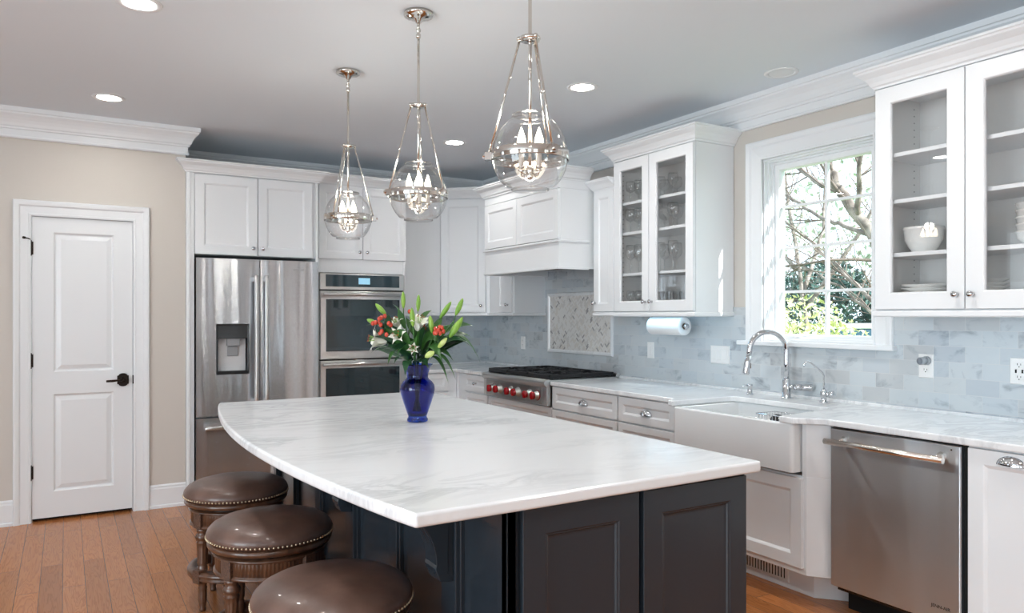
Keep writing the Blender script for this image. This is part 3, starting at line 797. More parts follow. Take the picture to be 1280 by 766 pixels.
lin = MB(); lin.box(0.03, HW-0.03, xF+0.03, -0.013, 1.775, 1.79)
for k in range(8): x = 0.18+k*0.095; lin.box(x, x+0.075, -0.50, -0.12, 1.762, 1.776)
lin.build('hood_liner', M['hood'], hd)

# narrow cabinet right of the hood
nc = thing('narrow_upper_cabinet', 'narrow white wall cabinet with one door between hood and glass cabinet', 'cabinet', (0, -2.277, 0), RZ)
NW = 0.236
MB().box(0, NW, -0.335, -0.004, UB, 2.285).build('body', M['cab'], nc, 0.0015, 1)
door(nc, 0.003, NW-0.003, UB+0.004, 2.278, -0.355, st=0.058, kn=(0.022, 1.465))
MB().sweep([(0, -0.31), (0, -0.337), (NW, -0.337)], [(o, 2.280+h*0.8) for o, h in CROWN]).build('crown_moulding', M['cab'], nc)
rail(nc, 0, NW, -0.342, 1.368, UB)

# glass-fronted cabinets
SHELF = [1.667, 1.953, 2.163]
def glass_cabinet(label, y0, W, split, shelves, st, knz=1.465):
    g = thing('glass_front_cabinet', label, 'cabinet', (0, y0, 0), RZ)
    m = MB(); t = 0.019
    m.box(0, t, -0.335, -0.004, UB, UT); m.box(W-t, W, -0.335, -0.004, UB, UT); m.box(t, W-t, -0.335, -0.004, UB, UB+t); m.box(t, W-t, -0.335, -0.004, UT-t, UT)
    m.build('body', M['cab'], g, 0.0012, 1)
    MB().box(t, W-t, -0.016, -0.004, UB+t, UT-t).build('back_panel', M['inside'], g)
    for xa, xb, xs_, dx in ((t, t+0.002, t+0.0022, 1), (W-t-0.002, W-t, W-t-0.0022, -1)):
        li = MB(); li.box(xa, xb, -0.333, -0.016, UB+t, UT-t)
        for yy in (-0.285, -0.065):
            for k in range(28):
                z = UB+0.08+k*0.034; li.cyl((xs_-dx*0.0004, yy, z), (xs_+dx*0.0004, yy, z), 0.0035, 8, 1)
        li.build('pinned_side_lining', [M['inside'], M['pin']], g)
    for z in shelves: MB().box(t+0.003, W-t-0.003, -0.320, -0.018, z-0.019, z).build('shelf', M['cab'], g, 0.0015, 1)
    glass_door(g, 0.003, split-0.0015, UB+0.004, UT-0.006, -0.357, (split-0.033, knz), st)
    glass_door(g, split+0.0015, W-0.003, UB+0.004, UT-0.006, -0.357, (split+0.033, knz), st)
    crown(g, [(0, -0.004), (0, -0.340), (W, -0.340), (W, -0.004)], UT)
    rail(g, 0, W, -0.344, 1.366, UB)
    return g
gcl = glass_cabinet('white glass-door cabinet of stemware between the range hood and the window', -2.514, 0.786, 0.372, SHELF, 0.072)
gcr = glass_cabinet('white glass-door cabinet of bowls and plates right of the window', -4.505, 0.86, 0.420, [1.668, 1.920, 2.140], 0.080)

# ------------------------------------------------------------------ base cabinets
CT = 0.895; CB = 0.865
def base_box(label, loc, rz, W, fronts, depth=0.63, top=CB-0.001, bottom=0.1, toe=0.545):
    t = thing('base_cabinet', label, 'cabinet', loc, rz)
    m = MB(); m.box(0, W, -depth, -0.012, bottom, top)
    m.box(0.0, W, -toe, -0.02, 0, bottom)
    m.build('body', M['cab'], t, 0.0015, 1)
    for f in fronts:
        if f[0] == 'drawer': drawer(t, *f[1:])
        else: door(t, *f[1:-1], kn=f[-1])
    return t
yf = -0.652
base_box('white base cabinet against the back wall, beside the ovens behind the vase', (-1.141, 0, 0), 0, 0.486,
         [('drawer', 0.004, 0.400, 0.700, 0.858, yf, 'knob'), ('drawer', 0.004, 0.400, 0.40, 0.690, yf), ('drawer', 0.004, 0.400, 0.11, 0.390, yf)])
cb = thing('corner_base_cabinet', 'blank white corner base cabinet left of the range', 'cabinet', (0, 0, 0))
MB().prism([(-0.653, -0.012), (-0.012, -0.012), (-0.012, -0.757), (-0.63, -0.757), (-0.63, -0.64), (-0.653, -0.64)], 0.1, CB-0.001).prism([(-0.65, -0.02), (-0.02, -0.02), (-0.02, -0.75), (-0.545, -0.75), (-0.545, -0.545), (-0.65, -0.545)], 0, 0.1).build('body', M['cab'], cb, 0.0015, 1)
base_box('narrow white drawer cabinet with a chrome knob left of the range', (0, -0.760, 0), RZ, 0.448,
         [('drawer', 0.02, 0.440, 0.715, 0.858, yf, 'knob'), ('drawer', 0.02, 0.440, 0.40, 0.700, yf), ('drawer', 0.02, 0.440, 0.11, 0.390, yf)])
base_box('white base cabinet directly under the stainless rangetop', (0, -1.212, 0), RZ, 0.956,
         [('drawer', 0.004, 0.952, 0.412, 0.705, yf, 'cup', 0.045, 0.470), ('drawer', 0.004, 0.952, 0.11, 0.404, yf)], top=0.709)
base_box('wide white drawer cabinet next to the right side of the range', (0, -2.170, 0), RZ, 0.756,
         [('drawer', 0.006, 0.750, 0.702, 0.858, yf, 'cup', 0.05, 0.380), ('drawer', 0.006, 0.750, 0.405, 0.692, yf), ('drawer', 0.006, 0.750, 0.11, 0.395, yf)])
base_box('white drawer cabinet between the wide drawers and the farmhouse sink', (0, -2.928, 0), RZ, 0.532,
         [('drawer', 0.006, 0.524, 0.702, 0.858, yf, 'cup', 0.05, 0.267), ('drawer', 0.006, 0.524, 0.510, 0.692, yf, 'cup', 0.045, 0.267), ('drawer', 0.006, 0.524, 0.11, 0.500, yf)])
sk = thing('sink_base_cabinet', 'white bumped-out cabinet with angled corners under the farmhouse sink', 'cabinet', (0, -3.462, 0), RZ)
# local x = 0..1.01
m = MB()
m.prism([(0.0, -0.012), (0.0, -0.63), (0.07, -0.700), (0.925, -0.700), (1.006, -0.63), (1.006, -0.012)], 0.150, 0.615)
m.prism([(0.0, -0.012), (0.0, -0.63), (0.07, -0.700), (0.080, -0.700), (0.080, -0.012)], 0.615, CB-0.001)
m.prism([(0.900, -0.012), (0.900, -0.700), (0.925, -0.700), (1.006, -0.63), (1.006, -0.012)], 0.615, CB-0.001)
m.build('body', M['cab'], sk, 0.0015, 1)
MB().prism([(0.03, -0.02), (0.03, -0.50), (0.10, -0.560), (0.86, -0.560), (0.985, -0.445), (0.985, -0.02)], 0, 0.150).build('toe_kick', M['cab'], sk, 0.001, 1)
door(sk, 0.085, 0.497, 0.182, 0.606, -0.720, st=0.062)
door(sk, 0.501, 0.912, 0.182, 0.606, -0.720, st=0.062)
vt = thing('floor_register', 'small white slotted vent in the toe kick under the sink cabinet', 'vent', (0, -3.462, 0), RZ)
m = MB(); m.rings(0.42, 0.715, 0.030, 0.135, [(0, -0.566), (0.012, -0.568), (0.014, -0.564)], -0.560, hole=True)
m.build('frame', M['plate'], vt)
m = MB(); m.box(0.434, 0.701, -0.5625, -0.5605, 0.044, 0.121)
m.build('dark_opening', M['gap'], vt)
m = MB()
for k in range(15): x = 0.436+k*0.0184; m.box(x, x+0.0085, -0.5665, -0.562, 0.044, 0.121)
m.build('louvre', M['plate'], vt)

base_box('white base cabinet with chrome cup pull right of the dishwasher', (0, -5.086, 0), RZ, 0.50,
         [('door', 0.006, 0.494, 0.11, 0.858, yf, 0.02, 0.062, None)])
for o in list(bpy.data.objects):
    if o.name.startswith('door') and o.parent and o.parent.get('label', '').startswith('white base cabinet with chrome cup'): cup_pull(o, 0.165, yf, 0.828)

# dishwasher
dw = thing('dishwasher', 'stainless steel dishwasher with bar handle under the counter right of the sink', 'dishwasher', (0, -4.478, 0), RZ)
DW = 0.600
m = MB(); m.box(0.004, DW-0.004, -0.60, -0.02, 0.10, 0.862); m.build('body', M['black'], dw)
MB().box(0.0, DW+0.004, -0.628, -0.60, 0.135, 0.862).build('gasket', M['gap'], dw)
dwd = MB().rings(0.004, DW-0.010, 0.132, 0.856, [(0, -0.650), (0.004, -0.656)], -0.628).build('door', M['steel_dw'], dw, 0.001, 1)
h = MB(); h.tube([(0.012, -0.708, 0.800), (DW-0.05, -0.708, 0.800)], 0.0135, 16)
for x in (0.075, DW-0.085): h.lathe([(0.020, 0), (0.012, 0.015), (0.010, 0.05)], (x, -0.655, 0.805), (0, -1, -0.1), 14)
h.build('handle', simple('warm_handle', (0.72, 0.66, 0.60), 0.25, 1.0), dwd)
MB().cyl((DW-0.045, -0.6575, 0.838), (DW-0.045, -0.655, 0.838), 0.003, 10).build('indicator', M['black'], dwd)
text_part('brand_lettering', 'JENN-AIR', 0.0185, M['black'], dwd, (0.512, -0.6565, 0.196), (pi/2, 0, 0))
MB().box(0.01, DW-0.01, -0.53, -0.40, 0.0, 0.128).build('toe_kick', M['gap'], dw)

# ------------------------------------------------------------------ countertops
def counter(name, label, poly, loc=(0, 0, 0), z0=CB, z1=CT):
    o = MB().prism(poly, z0, z1).build(name, M['counter'], None, 0.006, 3)
    return tag(o, label, 'countertop')
counter('countertop', 'white marble countertop wrapping the corner between ovens and range', [(-1.140, T-0.001), (T-0.001, T-0.001), (T-0.001, -1.211), (-0.668, -1.211), (-0.668, -0.668), (-1.140, -0.668)])
def arc(cx, cy, r, a0, a1, n=5): return [(cx+r*cos(R(a0+(a1-a0)*k/n)), cy+r*sin(R(a0+(a1-a0)*k/n))) for k in range(n+1)]
poly = [(T-0.001, -2.170), (-0.668, -2.170), (-0.668, -3.455), (-0.745, -3.500), (-0.768, -3.520), (-0.768, -3.556), (-0.34, -3.556)]
poly += arc(-0.34, -3.616, 0.06, 90, 0)[1:]
poly += arc(-0.34, -4.170, 0.06, 0, -90)[1:-1] + [(-0.40, -4.240), (-0.69, -4.275), (-0.768, -4.285), (-0.768, -4.360), (-0.745, -4.385), (-0.668, -4.475), (-0.668, -5.60), (T-0.001, -5.60)]
counter('countertop', 'long white marble countertop running from the range past the sink', poly)

# ------------------------------------------------------------------ rangetop
rt = thing('rangetop', 'stainless gas rangetop with black grates and six red knobs', 'rangetop', (0, -1.213, 0), RZ)
RW = 0.954
m = MB(); m.box(0, RW, -0.665, -0.022, 0.712, 0.902)
m.box(0, RW, -0.05, -0.012, 0.896, 0.925)
pr_ = [(-0.660, 0.715), (-0.690, 0.715), (-0.690, 0.850), (-0.705, 0.862), (-0.715, 0.878), (-0.713, 0.892), (-0.700, 0.904), (-0.660, 0.906)]
m.extr(pr_, 0, RW, lambda u, v, w_: (w_, u, v))
m.build('body', M['steel_plain'], rt, 0.0015, 1)
MB().box(0.05, RW-0.07, -0.694, -0.690, 0.722, 0.846).build('control_panel', simple('brushed_panel', (0.42, 0.40, 0.385), 0.28, 1.0), rt, 0.001, 1)
MB().box(0.015, RW-0.015, -0.64, -0.052, 0.902, 0.908).build('burner_tray', M['black'], rt)
for i, ky in enumerate((-1.393, -1.497, -1.675, -1.779, -1.952, -2.057)):
    kx = -(ky+1.213)*0.985
    kb = MB().lathe([(0.034, 0), (0.034, 0.006), (0.030, 0.010), (0.030, 0.014), (0.0265, 0.018), (0.026, 0.046)], (kx, -0.694, 0.785), (0, -1, 0), 22).build('knob', M['steel_plain'], rt)
    k2 = MB(); k2.lathe([(0.0295, 0.036), (0.0295, 0.052), (0.0265, 0.056), (0, 0.057)], (kx, -0.694, 0.785), (0, -1, 0), 22)
    k2.box(kx-0.004, kx+0.004, -0.757, -0.748, 0.760, 0.810); k2.build('knob_cap', M['red'], kb, label='red knob cap')
    MB().lathe([(0.039, 0), (0.039, 0.003), (0.028, 0.004)], (kx, -0.6945, 0.785), (0, -1, 0), 22).build('bezel', M['red'] if i == 5 else M['steel_plain'], kb)
for g3 in range(3):
    x0 = 0.020+g3*0.305; x1 = x0+0.300; m = MB(); gy0, gy1 = -0.655, -0.060; z0, z1 = 0.922, 0.938
    for x in (x0, x1-0.014): m.box(x, x+0.014, gy0, gy1, z0-0.010, z1)
    for y in (gy0, (gy0+gy1)/2-0.007, gy1-0.014): m.box(x0, x1, y, y+0.014, z0-0.012, z1)
    for yc in (gy0+(gy1-gy0)*0.26, gy0+(gy1-gy0)*0.74):
        xc = (x0+x1)/2
        for k in range(8):
            t = pi/8+k*pi/4
            m.tube([(xc+0.045*cos(t), yc+0.045*sin(t), 0.931), (xc+0.145*cos(t)*min(1, 1/abs(cos(t))*0.98 if abs(cos(t)) > 0.9 else 1), yc+0.140*sin(t), 0.931)], 0.006, 6)
    for (x, y) in ((x0+0.007, gy0+0.007), (x1-0.007, gy0+0.007), (x0+0.007, gy1-0.007), (x1-0.007, gy1-0.007)): m.box(x-0.008, x+0.008, y-0.008, y+0.008, 0.906, z0)
    m.build('grate', M['iron'], rt, 0.002, 1)
    for yc in (gy0+(gy1-gy0)*0.26, gy0+(gy1-gy0)*0.74):
        MB().lathe([(0.060, 0.906), (0.058, 0.912), (0.040, 0.914), (0.040, 0.922), (0.036, 0.926), (0, 0.927)], ((x0+x1)/2, yc, 0), (0, 0, 1), 20).build('burner', M['iron'], rt)

# ------------------------------------------------------------------ farmhouse sink, taps
sn = thing('farmhouse_sink', 'large white apron-front farmhouse sink below the window', 'sink', (0, -3.545, 0), RZ)
SW = 0.806; m = MB()
def rrect(x0, x1, y0, y1, r, n=5):
    p = []
    for cx_, cy_, a0 in ((x1-r, y1-r, 0), (x0+r, y1-r, 90), (x0+r, y0+r, 180), (x1-r, y0+r, 270)):
        p += [(cx_+r*cos(R(a0+90*k/n)), cy_+r*sin(R(a0+90*k/n))) for k in range(n+1)]
    return p
loops = [(rrect(0, SW, -0.755, -0.215, 0.02), 0.632), (rrect(0, SW, -0.755, -0.215, 0.02), 0.855), (rrect(0.006, SW-0.006, -0.749, -0.221, 0.018), 0.863),
         (rrect(0.024, SW-0.024, -0.728, -0.240, 0.02), 0.863), (rrect(0.030, SW-0.030, -0.722, -0.246, 0.022), 0.857), (rrect(0.034, SW-0.034, -0.718, -0.250, 0.03), 0.68), (rrect(0.06, SW-0.06, -0.69, -0.28, 0.03), 0.655)]
vs = []; fs = []; K = len(loops[0][0])
for pts, z in loops: vs += [(x, y, z) for x, y in pts]
for i in range(len(loops)-1):
    for k in range(K): fs.append((i*K+k, i*K+(k+1) % K, (i+1)*K+(k+1) % K, (i+1)*K+k))
fs.append(tuple(range(K))[::-1]); fs.append(tuple((len(loops)-1)*K+k for k in range(K)))
m.add(vs, fs, 0, False)
m.build('basin', M['porcelain'], sn, 0.004, 2)
MB().lathe([(0.045, 0.6555), (0.042, 0.659), (0.02, 0.657), (0, 0.657)], (0.42, -0.48, 0), (0, 0, 1), 20).build('drain', M['chrome'], sn)

ba = thing('wire_sink_basket', 'chrome wire basket standing inside the sink', 'basket', (-0.42, -3.985, 0.656), RZ)
m = MB(); hb_ = 0.075
for z in (0.192, 0.145, 0.098): m.tube([(-hb_, -hb_, z), (hb_, -hb_, z), (hb_, hb_, z), (-hb_, hb_, z), (-hb_, -hb_, z)], 0.0024, 6)
for k in range(8):
    x = -hb_+2*hb_*k/7
    m.tube([(x, -hb_, 0.192), (x, -hb_, 0.098), (x, hb_, 0.098), (x, hb_, 0.192)], 0.0014, 5)
    if 0 < k < 7: m.tube([(-hb_, x, 0.192), (-hb_, x, 0.098), (hb_, x, 0.098), (hb_, x, 0.192)], 0.0014, 5)
m.build('wire_frame', M['chrome'], ba)
for sx_ in (-1, 1):
    for sy_ in (-1, 1): MB().tube([(sx_*hb_, sy_*hb_, 0.10), (sx_*hb_, sy_*hb_, 0.0)], 0.0028, 6).build('leg', M['chrome'], ba)
m = MB(); m.lathe([(0.040, -0.012), (0.044, -0.004), (0.044, 0.004), (0.040, 0.012)], (0, 0, 0), (0, 0, 1), 22)
m.lathe([(0.026, 0.012), (0.024, 0.016), (0.010, 0.018), (0.010, 0.022), (0, 0.022)], (0, 0, 0), (0, 0, 1), 16)
sc = m.build('sink_strainer', M['black'])
sc.location = (-0.425, -3.995, 0.803); sc.rotation_euler = (R(78), 0, R(-60)); tag(sc, 'round black sink strainer standing in the wire basket', 'strainer')

fa = thing('kitchen_faucet', 'tall chrome gooseneck pull-down faucet behind the sink', 'faucet', (-0.112, -3.797, CT), R(-26))
m = MB(); m.lathe([(0.031, 0), (0.030, 0.006), (0.0235, 0.010), (0.0225, 0.105), (0.020, 0.112), (0.0165, 0.115)], n=24)
m.build('base', M['chrome'], fa)
rc = 0.110; zc_ = 0.275
pts = [(0, 0, 0.10), (0, 0, 0.20)] + [(-rc+rc*cos(R(a_)), 0, zc_+rc*sin(R(a_))) for a_ in range(0, 181, 10)] + [(-2*rc-0.004, 0, zc_-0.02)]
pts = pts[:-1]+[(-2*rc-0.006, 0, zc_-0.03)]
MB().tube(pts, 0.0155, 16).build('spout', M['chrome'], fa)
m = MB(); m.tube([(-2*rc-0.006, 0, zc_-0.028), (-2*rc-0.012, 0, zc_-0.06), (-2*rc-0.020, 0, zc_-0.125), (-2*rc-0.021, 0, zc_-0.135)], [0.0165, 0.0170, 0.0195, 0.0180], 18)
m.box(-2*rc+0.000, -2*rc+0.008, -0.005, 0.005, zc_-0.10, zc_-0.07)
m.build('spray_head', M['chrome'], fa)
m = MB(); hdv = Vector((0.85, -0.6, 0)).normalized()
m.tube([Vector((0, 0, 0.068)), Vector((0, 0, 0.068))+hdv*0.045], 0.014, 14); m.tube([Vector((0, 0, 0.068))+hdv*0.045, Vector((0, 0, 0.068))+hdv*0.085], 0.0185, 18)
m.lathe([(0.0185, 0), (0.020, 0.003), (0.020, 0.055), (0.018, 0.058), (0, 0.0585)], Vector((0, 0, 0.068))+hdv*0.085, hdv, 20)
m.build('handle', M['chrome'], fa)

ft = thing('filter_tap', 'small slim chrome filtered water tap right of the faucet', 'faucet', (-0.125, -4.055, CT), R(-26))
m = MB(); m.lathe([(0.024, 0), (0.023, 0.008), (0.016, 0.012), (0.015, 0.030), (0.019, 0.034), (0.019, 0.060), (0.012, 0.072), (0.007, 0.078)], n=20)
m.build('base', M['chrome'], ft)
MB().tube([(0, 0, 0.075), (0, 0, 0.150), (-0.008, 0, 0.165), (-0.075, 0, 0.222), (-0.092, 0, 0.228), (-0.106, 0, 0.222), (-0.112, 0, 0.208), (-0.114, 0, 0.196)], 0.0052, 10).build('spout', M['chrome'], ft)
m = MB(); m.tube([(0, 0, 0.045), (0.018, -0.04, 0.050)], 0.011, 12); m.lathe([(0.018, 0.04), (0.020, 0.046), (0.020, 0.060), (0.012, 0.066), (0, 0.066)], (0, 0, 0.045), (0.4, -0.9, 0.12), 14)
m.build('lever', M['chrome'], ft)
sd = thing('soap_dispenser', 'short chrome soap dispenser on the counter left of the faucet', 'soap dispenser', (-0.135, -3.548, CT), R(-20))
MB().lathe([(0.021, 0), (0.020, 0.006), (0.0145, 0.009), (0.014, 0.05), (0.0165, 0.052), (0.0165, 0.064), (0, 0.065)], n=18).build('pump_body', M['chrome'], sd)
MB().tube([(0, 0, 0.055), (-0.03, 0, 0.058), (-0.048, 0, 0.050)], 0.0055, 10).build('nozzle', M['chrome'], sd)

# ------------------------------------------------------------------ things on the tiled wall
def plate(name, label, cat, y, z, w, h): 
    t = thing(name, label, cat, (T, y, z), RZ)
    MB().rings(-w/2, w/2, -h/2, h/2, [(0, -0.002), (0.004, -0.006)], 0).build('cover_plate', M['plate'], t)
    return t
def outlet_face(t, z, w=0.034, hgt=0.030):
    o = MB().box(-w/2, w/2, -0.0075, -0.005, z-hgt/2, z+hgt/2).build('socket', M['plate'], t, 0.001, 1)
    s = MB(); s.box(-0.008, -0.006, -0.0082, -0.0076, z-0.001, z+0.008); s.box(0.006, 0.008, -0.0082, -0.0076, z-0.001, z+0.007); s.cyl((0, -0.0082, z-0.008), (0, -0.0076, z-0.008), 0.0025, 8)
    s.build('slots', M['black'], o)
def rocker(t, x):
    MB().rings(x-0.0165, x+0.0165, -0.033, 0.033, [(0, -0.0062), (0.001, -0.0078), (0.003, -0.0085)], -0.005).build('rocker', M['plate'], t)
t = plate('power_outlet', 'white outlet on the tile left of the framed mosaic', 'outlet', -0.735, 1.118, 0.072, 0.118); outlet_face(t, 0.020); outlet_face(t, -0.020)
t = plate('light_switch', 'single white light switch on the tile below the paper towels', 'light switch', -2.515, 1.120, 0.072, 0.118); rocker(t, 0)
t = plate('switch_plate', 'white three-gang light switch on the tile left of the faucet', 'light switch', -3.190, 1.117, 0.165, 0.118)
for x in (-0.046, 0, 0.046): rocker(t, x)
t = plate('power_outlet', 'white outlet on the tile with a grey plug-in freshener', 'outlet', -4.555, 1.122, 0.076, 0.118); outlet_face(t, 0.020); outlet_face(t, -0.020)
fr_ = thing('plug_in_freshener', 'round grey plug-in air freshener in the outlet right of the window', 'air freshener', (T, -4.560, 1.150), RZ)
m = MB(); m.lathe([(0.020, 0.0085), (0.022, 0.012), (0.022, 0.024), (0.020, 0.028)], (0.004, 0, 0), (0, -1, 0), 20); m.tube([(0.004, -0.02, 0), (-0.006, -0.055, -0.002)], 0.019, 18)
m.build('body', M['grey'], fr_)
MB().lathe([(0.0175, 0), (0.0165, 0.004), (0, 0.004)], (-0.006, -0.055, -0.002), (-0.27, -0.96, -0.05), 18).build('face_disc', simple('dark_grey_plastic', (0.20, 0.22, 0.25), 0.35), fr_)
t = plate('usb_outlet', 'white outlet with USB ports under the right glass cabinet', 'outlet', -4.980, 1.123, 0.080, 0.118)
outlet_face(t, 0.028, 0.036, 0.024); outlet_face(t, -0.028, 0.036, 0.024)
m = MB(); m.box(-0.017, -0.010, -0.0078, -0.0058, -0.008, 0.008); m.box(0.010, 0.017, -0.0078, -0.0058, -0.008, 0.008); m.build('usb_ports', M['black'], t)

pt = thing('paper_towel_holder', 'chrome holder under the glass cabinet carrying the paper towel roll', 'paper towel holder', (-0.19, -2.73, 1.302), RZ)
m = MB(); m.cyl((-0.012, 0, 0), (0.345, 0, 0), 0.008, 12); m.lathe([(0.018, 0), (0.020, 0.006), (0.016, 0.012), (0, 0.014)], (0.333, 0, 0), (1, 0, 0), 18)
m.tube([(-0.010, 0, 0), (-0.010, 0, 0.095)], 0.006, 10); m.box(-0.022, 0.002, -0.02, 0.02, 0.090, 0.095)
m.build('arm', M['chrome'], pt)
pr2 = thing('paper_towel_roll', 'white paper towel roll hanging below the glass cabinet', 'paper towel', (-0.19, -2.73, 1.302), RZ)
m = MB(); m.lathe([(0.0205, 0.010), (0.059, 0.010), (0.0605, 0.012), (0.0605, 0.318), (0.059, 0.320), (0.0205, 0.320), (0.0205, 0.010)], (0, 0, 0), (1, 0, 0), 40)
m.build('paper', M['paper'], pr2)
m = MB(); m.lathe([(0.0205, 0.011), (0.0205, 0.319)], (0, 0, 0), (1, 0, 0), 24); m.lathe([(0.0165, 0.319), (0.0165, 0.011)], (0, 0, 0), (1, 0, 0), 24)
m.build('cardboard_core', simple('cardboard', (0.35, 0.26, 0.18), 0.9), pr2)

# unseen strip lamps added to tint the tile bluish, behind the light rails
def strip(label, y0, y1, x, z, power, col):
    t = thing('added_strip_light', label, 'light', (x, (y0+y1)/2, z))
    L_ = abs(y1-y0)
    MB().box(-0.03, 0.03, -L_/2, L_/2, 0.008, 0.022).build('housing', M['plate'], t, 0.002, 1)
    MB().box(-0.022, 0.022, -L_/2+0.01, L_/2-0.01, 0.005, 0.008).build('diffuser', simple('cool_diffuser', (0.8, 0.9, 1), 0.5, emit=col, estr=1.0), t)
    l = bpy.data.lights.new('strip', 'AREA'); l.shape = 'RECTANGLE'; l.size = 0.04; l.size_y = L_-0.03; l.energy = power; l.color = col
    o = bpy.data.objects.new('strip', l); C.objects.link(o); o.parent = t; o.location = (0, 0, 0.003)
strip('added bluish strip light under the stemware cabinet', -2.60, -3.28, -0.285, UB-0.022, 0.8, (0.42, 0.76, 1.0))
strip('added bluish strip light under the right glass cabinet', -4.56, -5.30, -0.285, UB-0.022, 0.35, (0.50, 0.80, 1.0))

# ------------------------------------------------------------------ island
IX0, IX1, IY0, IY1 = -2.690, -1.795, -5.000, -2.430
il = thing('kitchen_island', 'black panelled kitchen island cabinet with corbels under the marble top', 'island', (0, 0, 0))
MB().box(IX0+0.022, IX1-0.022, IY0+0.022, IY1-0.022, 0.0, 0.862).build('body', M['island'], il)
# near end: corner posts and two doors (facing -y)
m = MB()
m.box(IX0, IX0+0.030, IY0, IY0+0.03, 0.0, 0.862); m.box(IX1-0.012, IX1, IY0+0.002, IY0+0.03, 0.0, 0.862)
m.box(IX0, IX1, IY0+0.015, IY0+0.03, 0.0, 0.862)
m.build('end_panel', M['island'], il, 0.003, 2)
def isl_door(x0, x1, z0, z1, yf_):
    MB().rings(x0, x1, z0, z1, [(0.002, yf_), (0.074, yf_), (0.077, yf_+0.003), (0.082, yf_+0.004), (0.085, yf_+0.010), (0.092, yf_+0.011)], yf_+0.020).build('door', M['island'], il, 0.0015, 2)
isl_door(IX0+0.045, -2.243, 0.02, 0.858, IY0-0.006)
isl_door(-2.228, IX1+0.002, 0.02, 0.858, IY0-0.006)
# seating side (facing -x): stiles, rails, bead, pilasters
def side(y0, y1, x, z0, z1, mb): mb.box(x, IX0+0.030, y0, y1, z0, z1)
COR = [-4.655, -3.735, -2.815]
m = MB()
side(IY0, IY0+0.055, IX0, 0, 0.862, m); side(IY1-0.055, IY1, IX0, 0, 0.862, m)
for y in COR: side(y-0.050, y+0.050, IX0-0.004, 0, 0.862, m)
mids = [-4.195, -3.275]
for y in mids: side(y-0.038, y+0.038, IX0, 0, 0.862, m)
side(IY0, IY1, IX0+0.001, 0, 0.14, m); side(IY0, IY1, IX0+0.001, 0.80, 0.862, m)
m.build('frame_rails', M['island'], il, 0.003, 2)
bd = MB()
edges = [(IY0+0.055, COR[0]-0.05), (COR[0]+0.05, mids[0]-0.038), (mids[0]+0.038, COR[1]-0.05), (COR[1]+0.05, mids[1]-0.038), (mids[1]+0.038, COR[2]-0.05), (COR[2]+0.05, IY1-0.055)]
for a, b_ in edges:
    for (ya, yb_, za, zb) in ((a, a+0.010, 0.14, 0.80), (b_-0.010, b_, 0.14, 0.80), (a, b_, 0.14, 0.150), (a, b_, 0.790, 0.80)):
        bd.box(IX0+0.008, IX0+0.024, ya, yb_, za, zb)
bd.build('bead_trim', M['island'], il, 0.003, 2)
for y in COR:
    # corbel: profile in (x outward, z)
    H_, P_ = 0.275, 0.245
    prof = [(0, 0), (P_, 0), (P_, -0.028), (P_-0.012, -0.040)]
    for k in range(1, 13):
        t = k/12; a_ = t*pi/2
        prof.append((P_-0.012-(P_-0.060)*sin(a_), -0.040-(H_-0.075)*(1-cos(a_))))
    prof += [(0.052, -H_+0.022), (0.044, -H_), (0.012, -H_-0.006), (0, -H_-0.006)]
    cm = MB(); cm.extr([(u, v) for u, v in prof], y-0.036, y+0.036, lambda u, v, w_: (IX0-0.004-u, w_, 0.862+v))
    c_ = cm.build('corbel', M['island'], il, 0.003, 2)
    inner = []
    for u, v in prof:
        inner.append((0.018+u*0.80, -0.022+v*0.84))
    im = MB(); im.extr(inner, y-0.040, y+0.040, lambda u, v, w_: (IX0-0.004-u, w_, 0.862+v)); im.build('raised_face', M['island'], c_, 0.002, 2)
    st_ = MB()
    for k in range(15):
        u, v = prof[2+k][0], prof[2+k][1]
    tp = [(IX0-0.004-u, y, 0.862+v-0.0) for u, v in prof[2:17]]
    st_.tube([(p[0], y-0.022, p[2]) for p in tp], 0.005, 8).tube([(p[0], y+0.022, p[2]) for p in tp], 0.005, 8)
    st_.build('edge_bead', M['island'], c_)

# island marble top with the bowed seating edge
ITOP = 0.900
pts = [(-1.742, -5.022), (-1.742, -2.385)]
def bow(y):
    t = (y+5.045)/(5.045-2.392); return -2.972-0.132*math.sin(pi*min(max(t, 0), 1))**0.85
YS = [-2.392-(5.045-2.392)*k/28 for k in range(29)]
pts += [(-2.972, -2.392)] + [(bow(y), y) for y in YS[1:-1]] + [(-2.972, -5.048)]
it = MB().prism(pts, 0.864, ITOP).build('island_countertop', M['counter'], None, 0.009, 4)
tag(it, 'large white marble island top with a bowed seating edge', 'countertop')

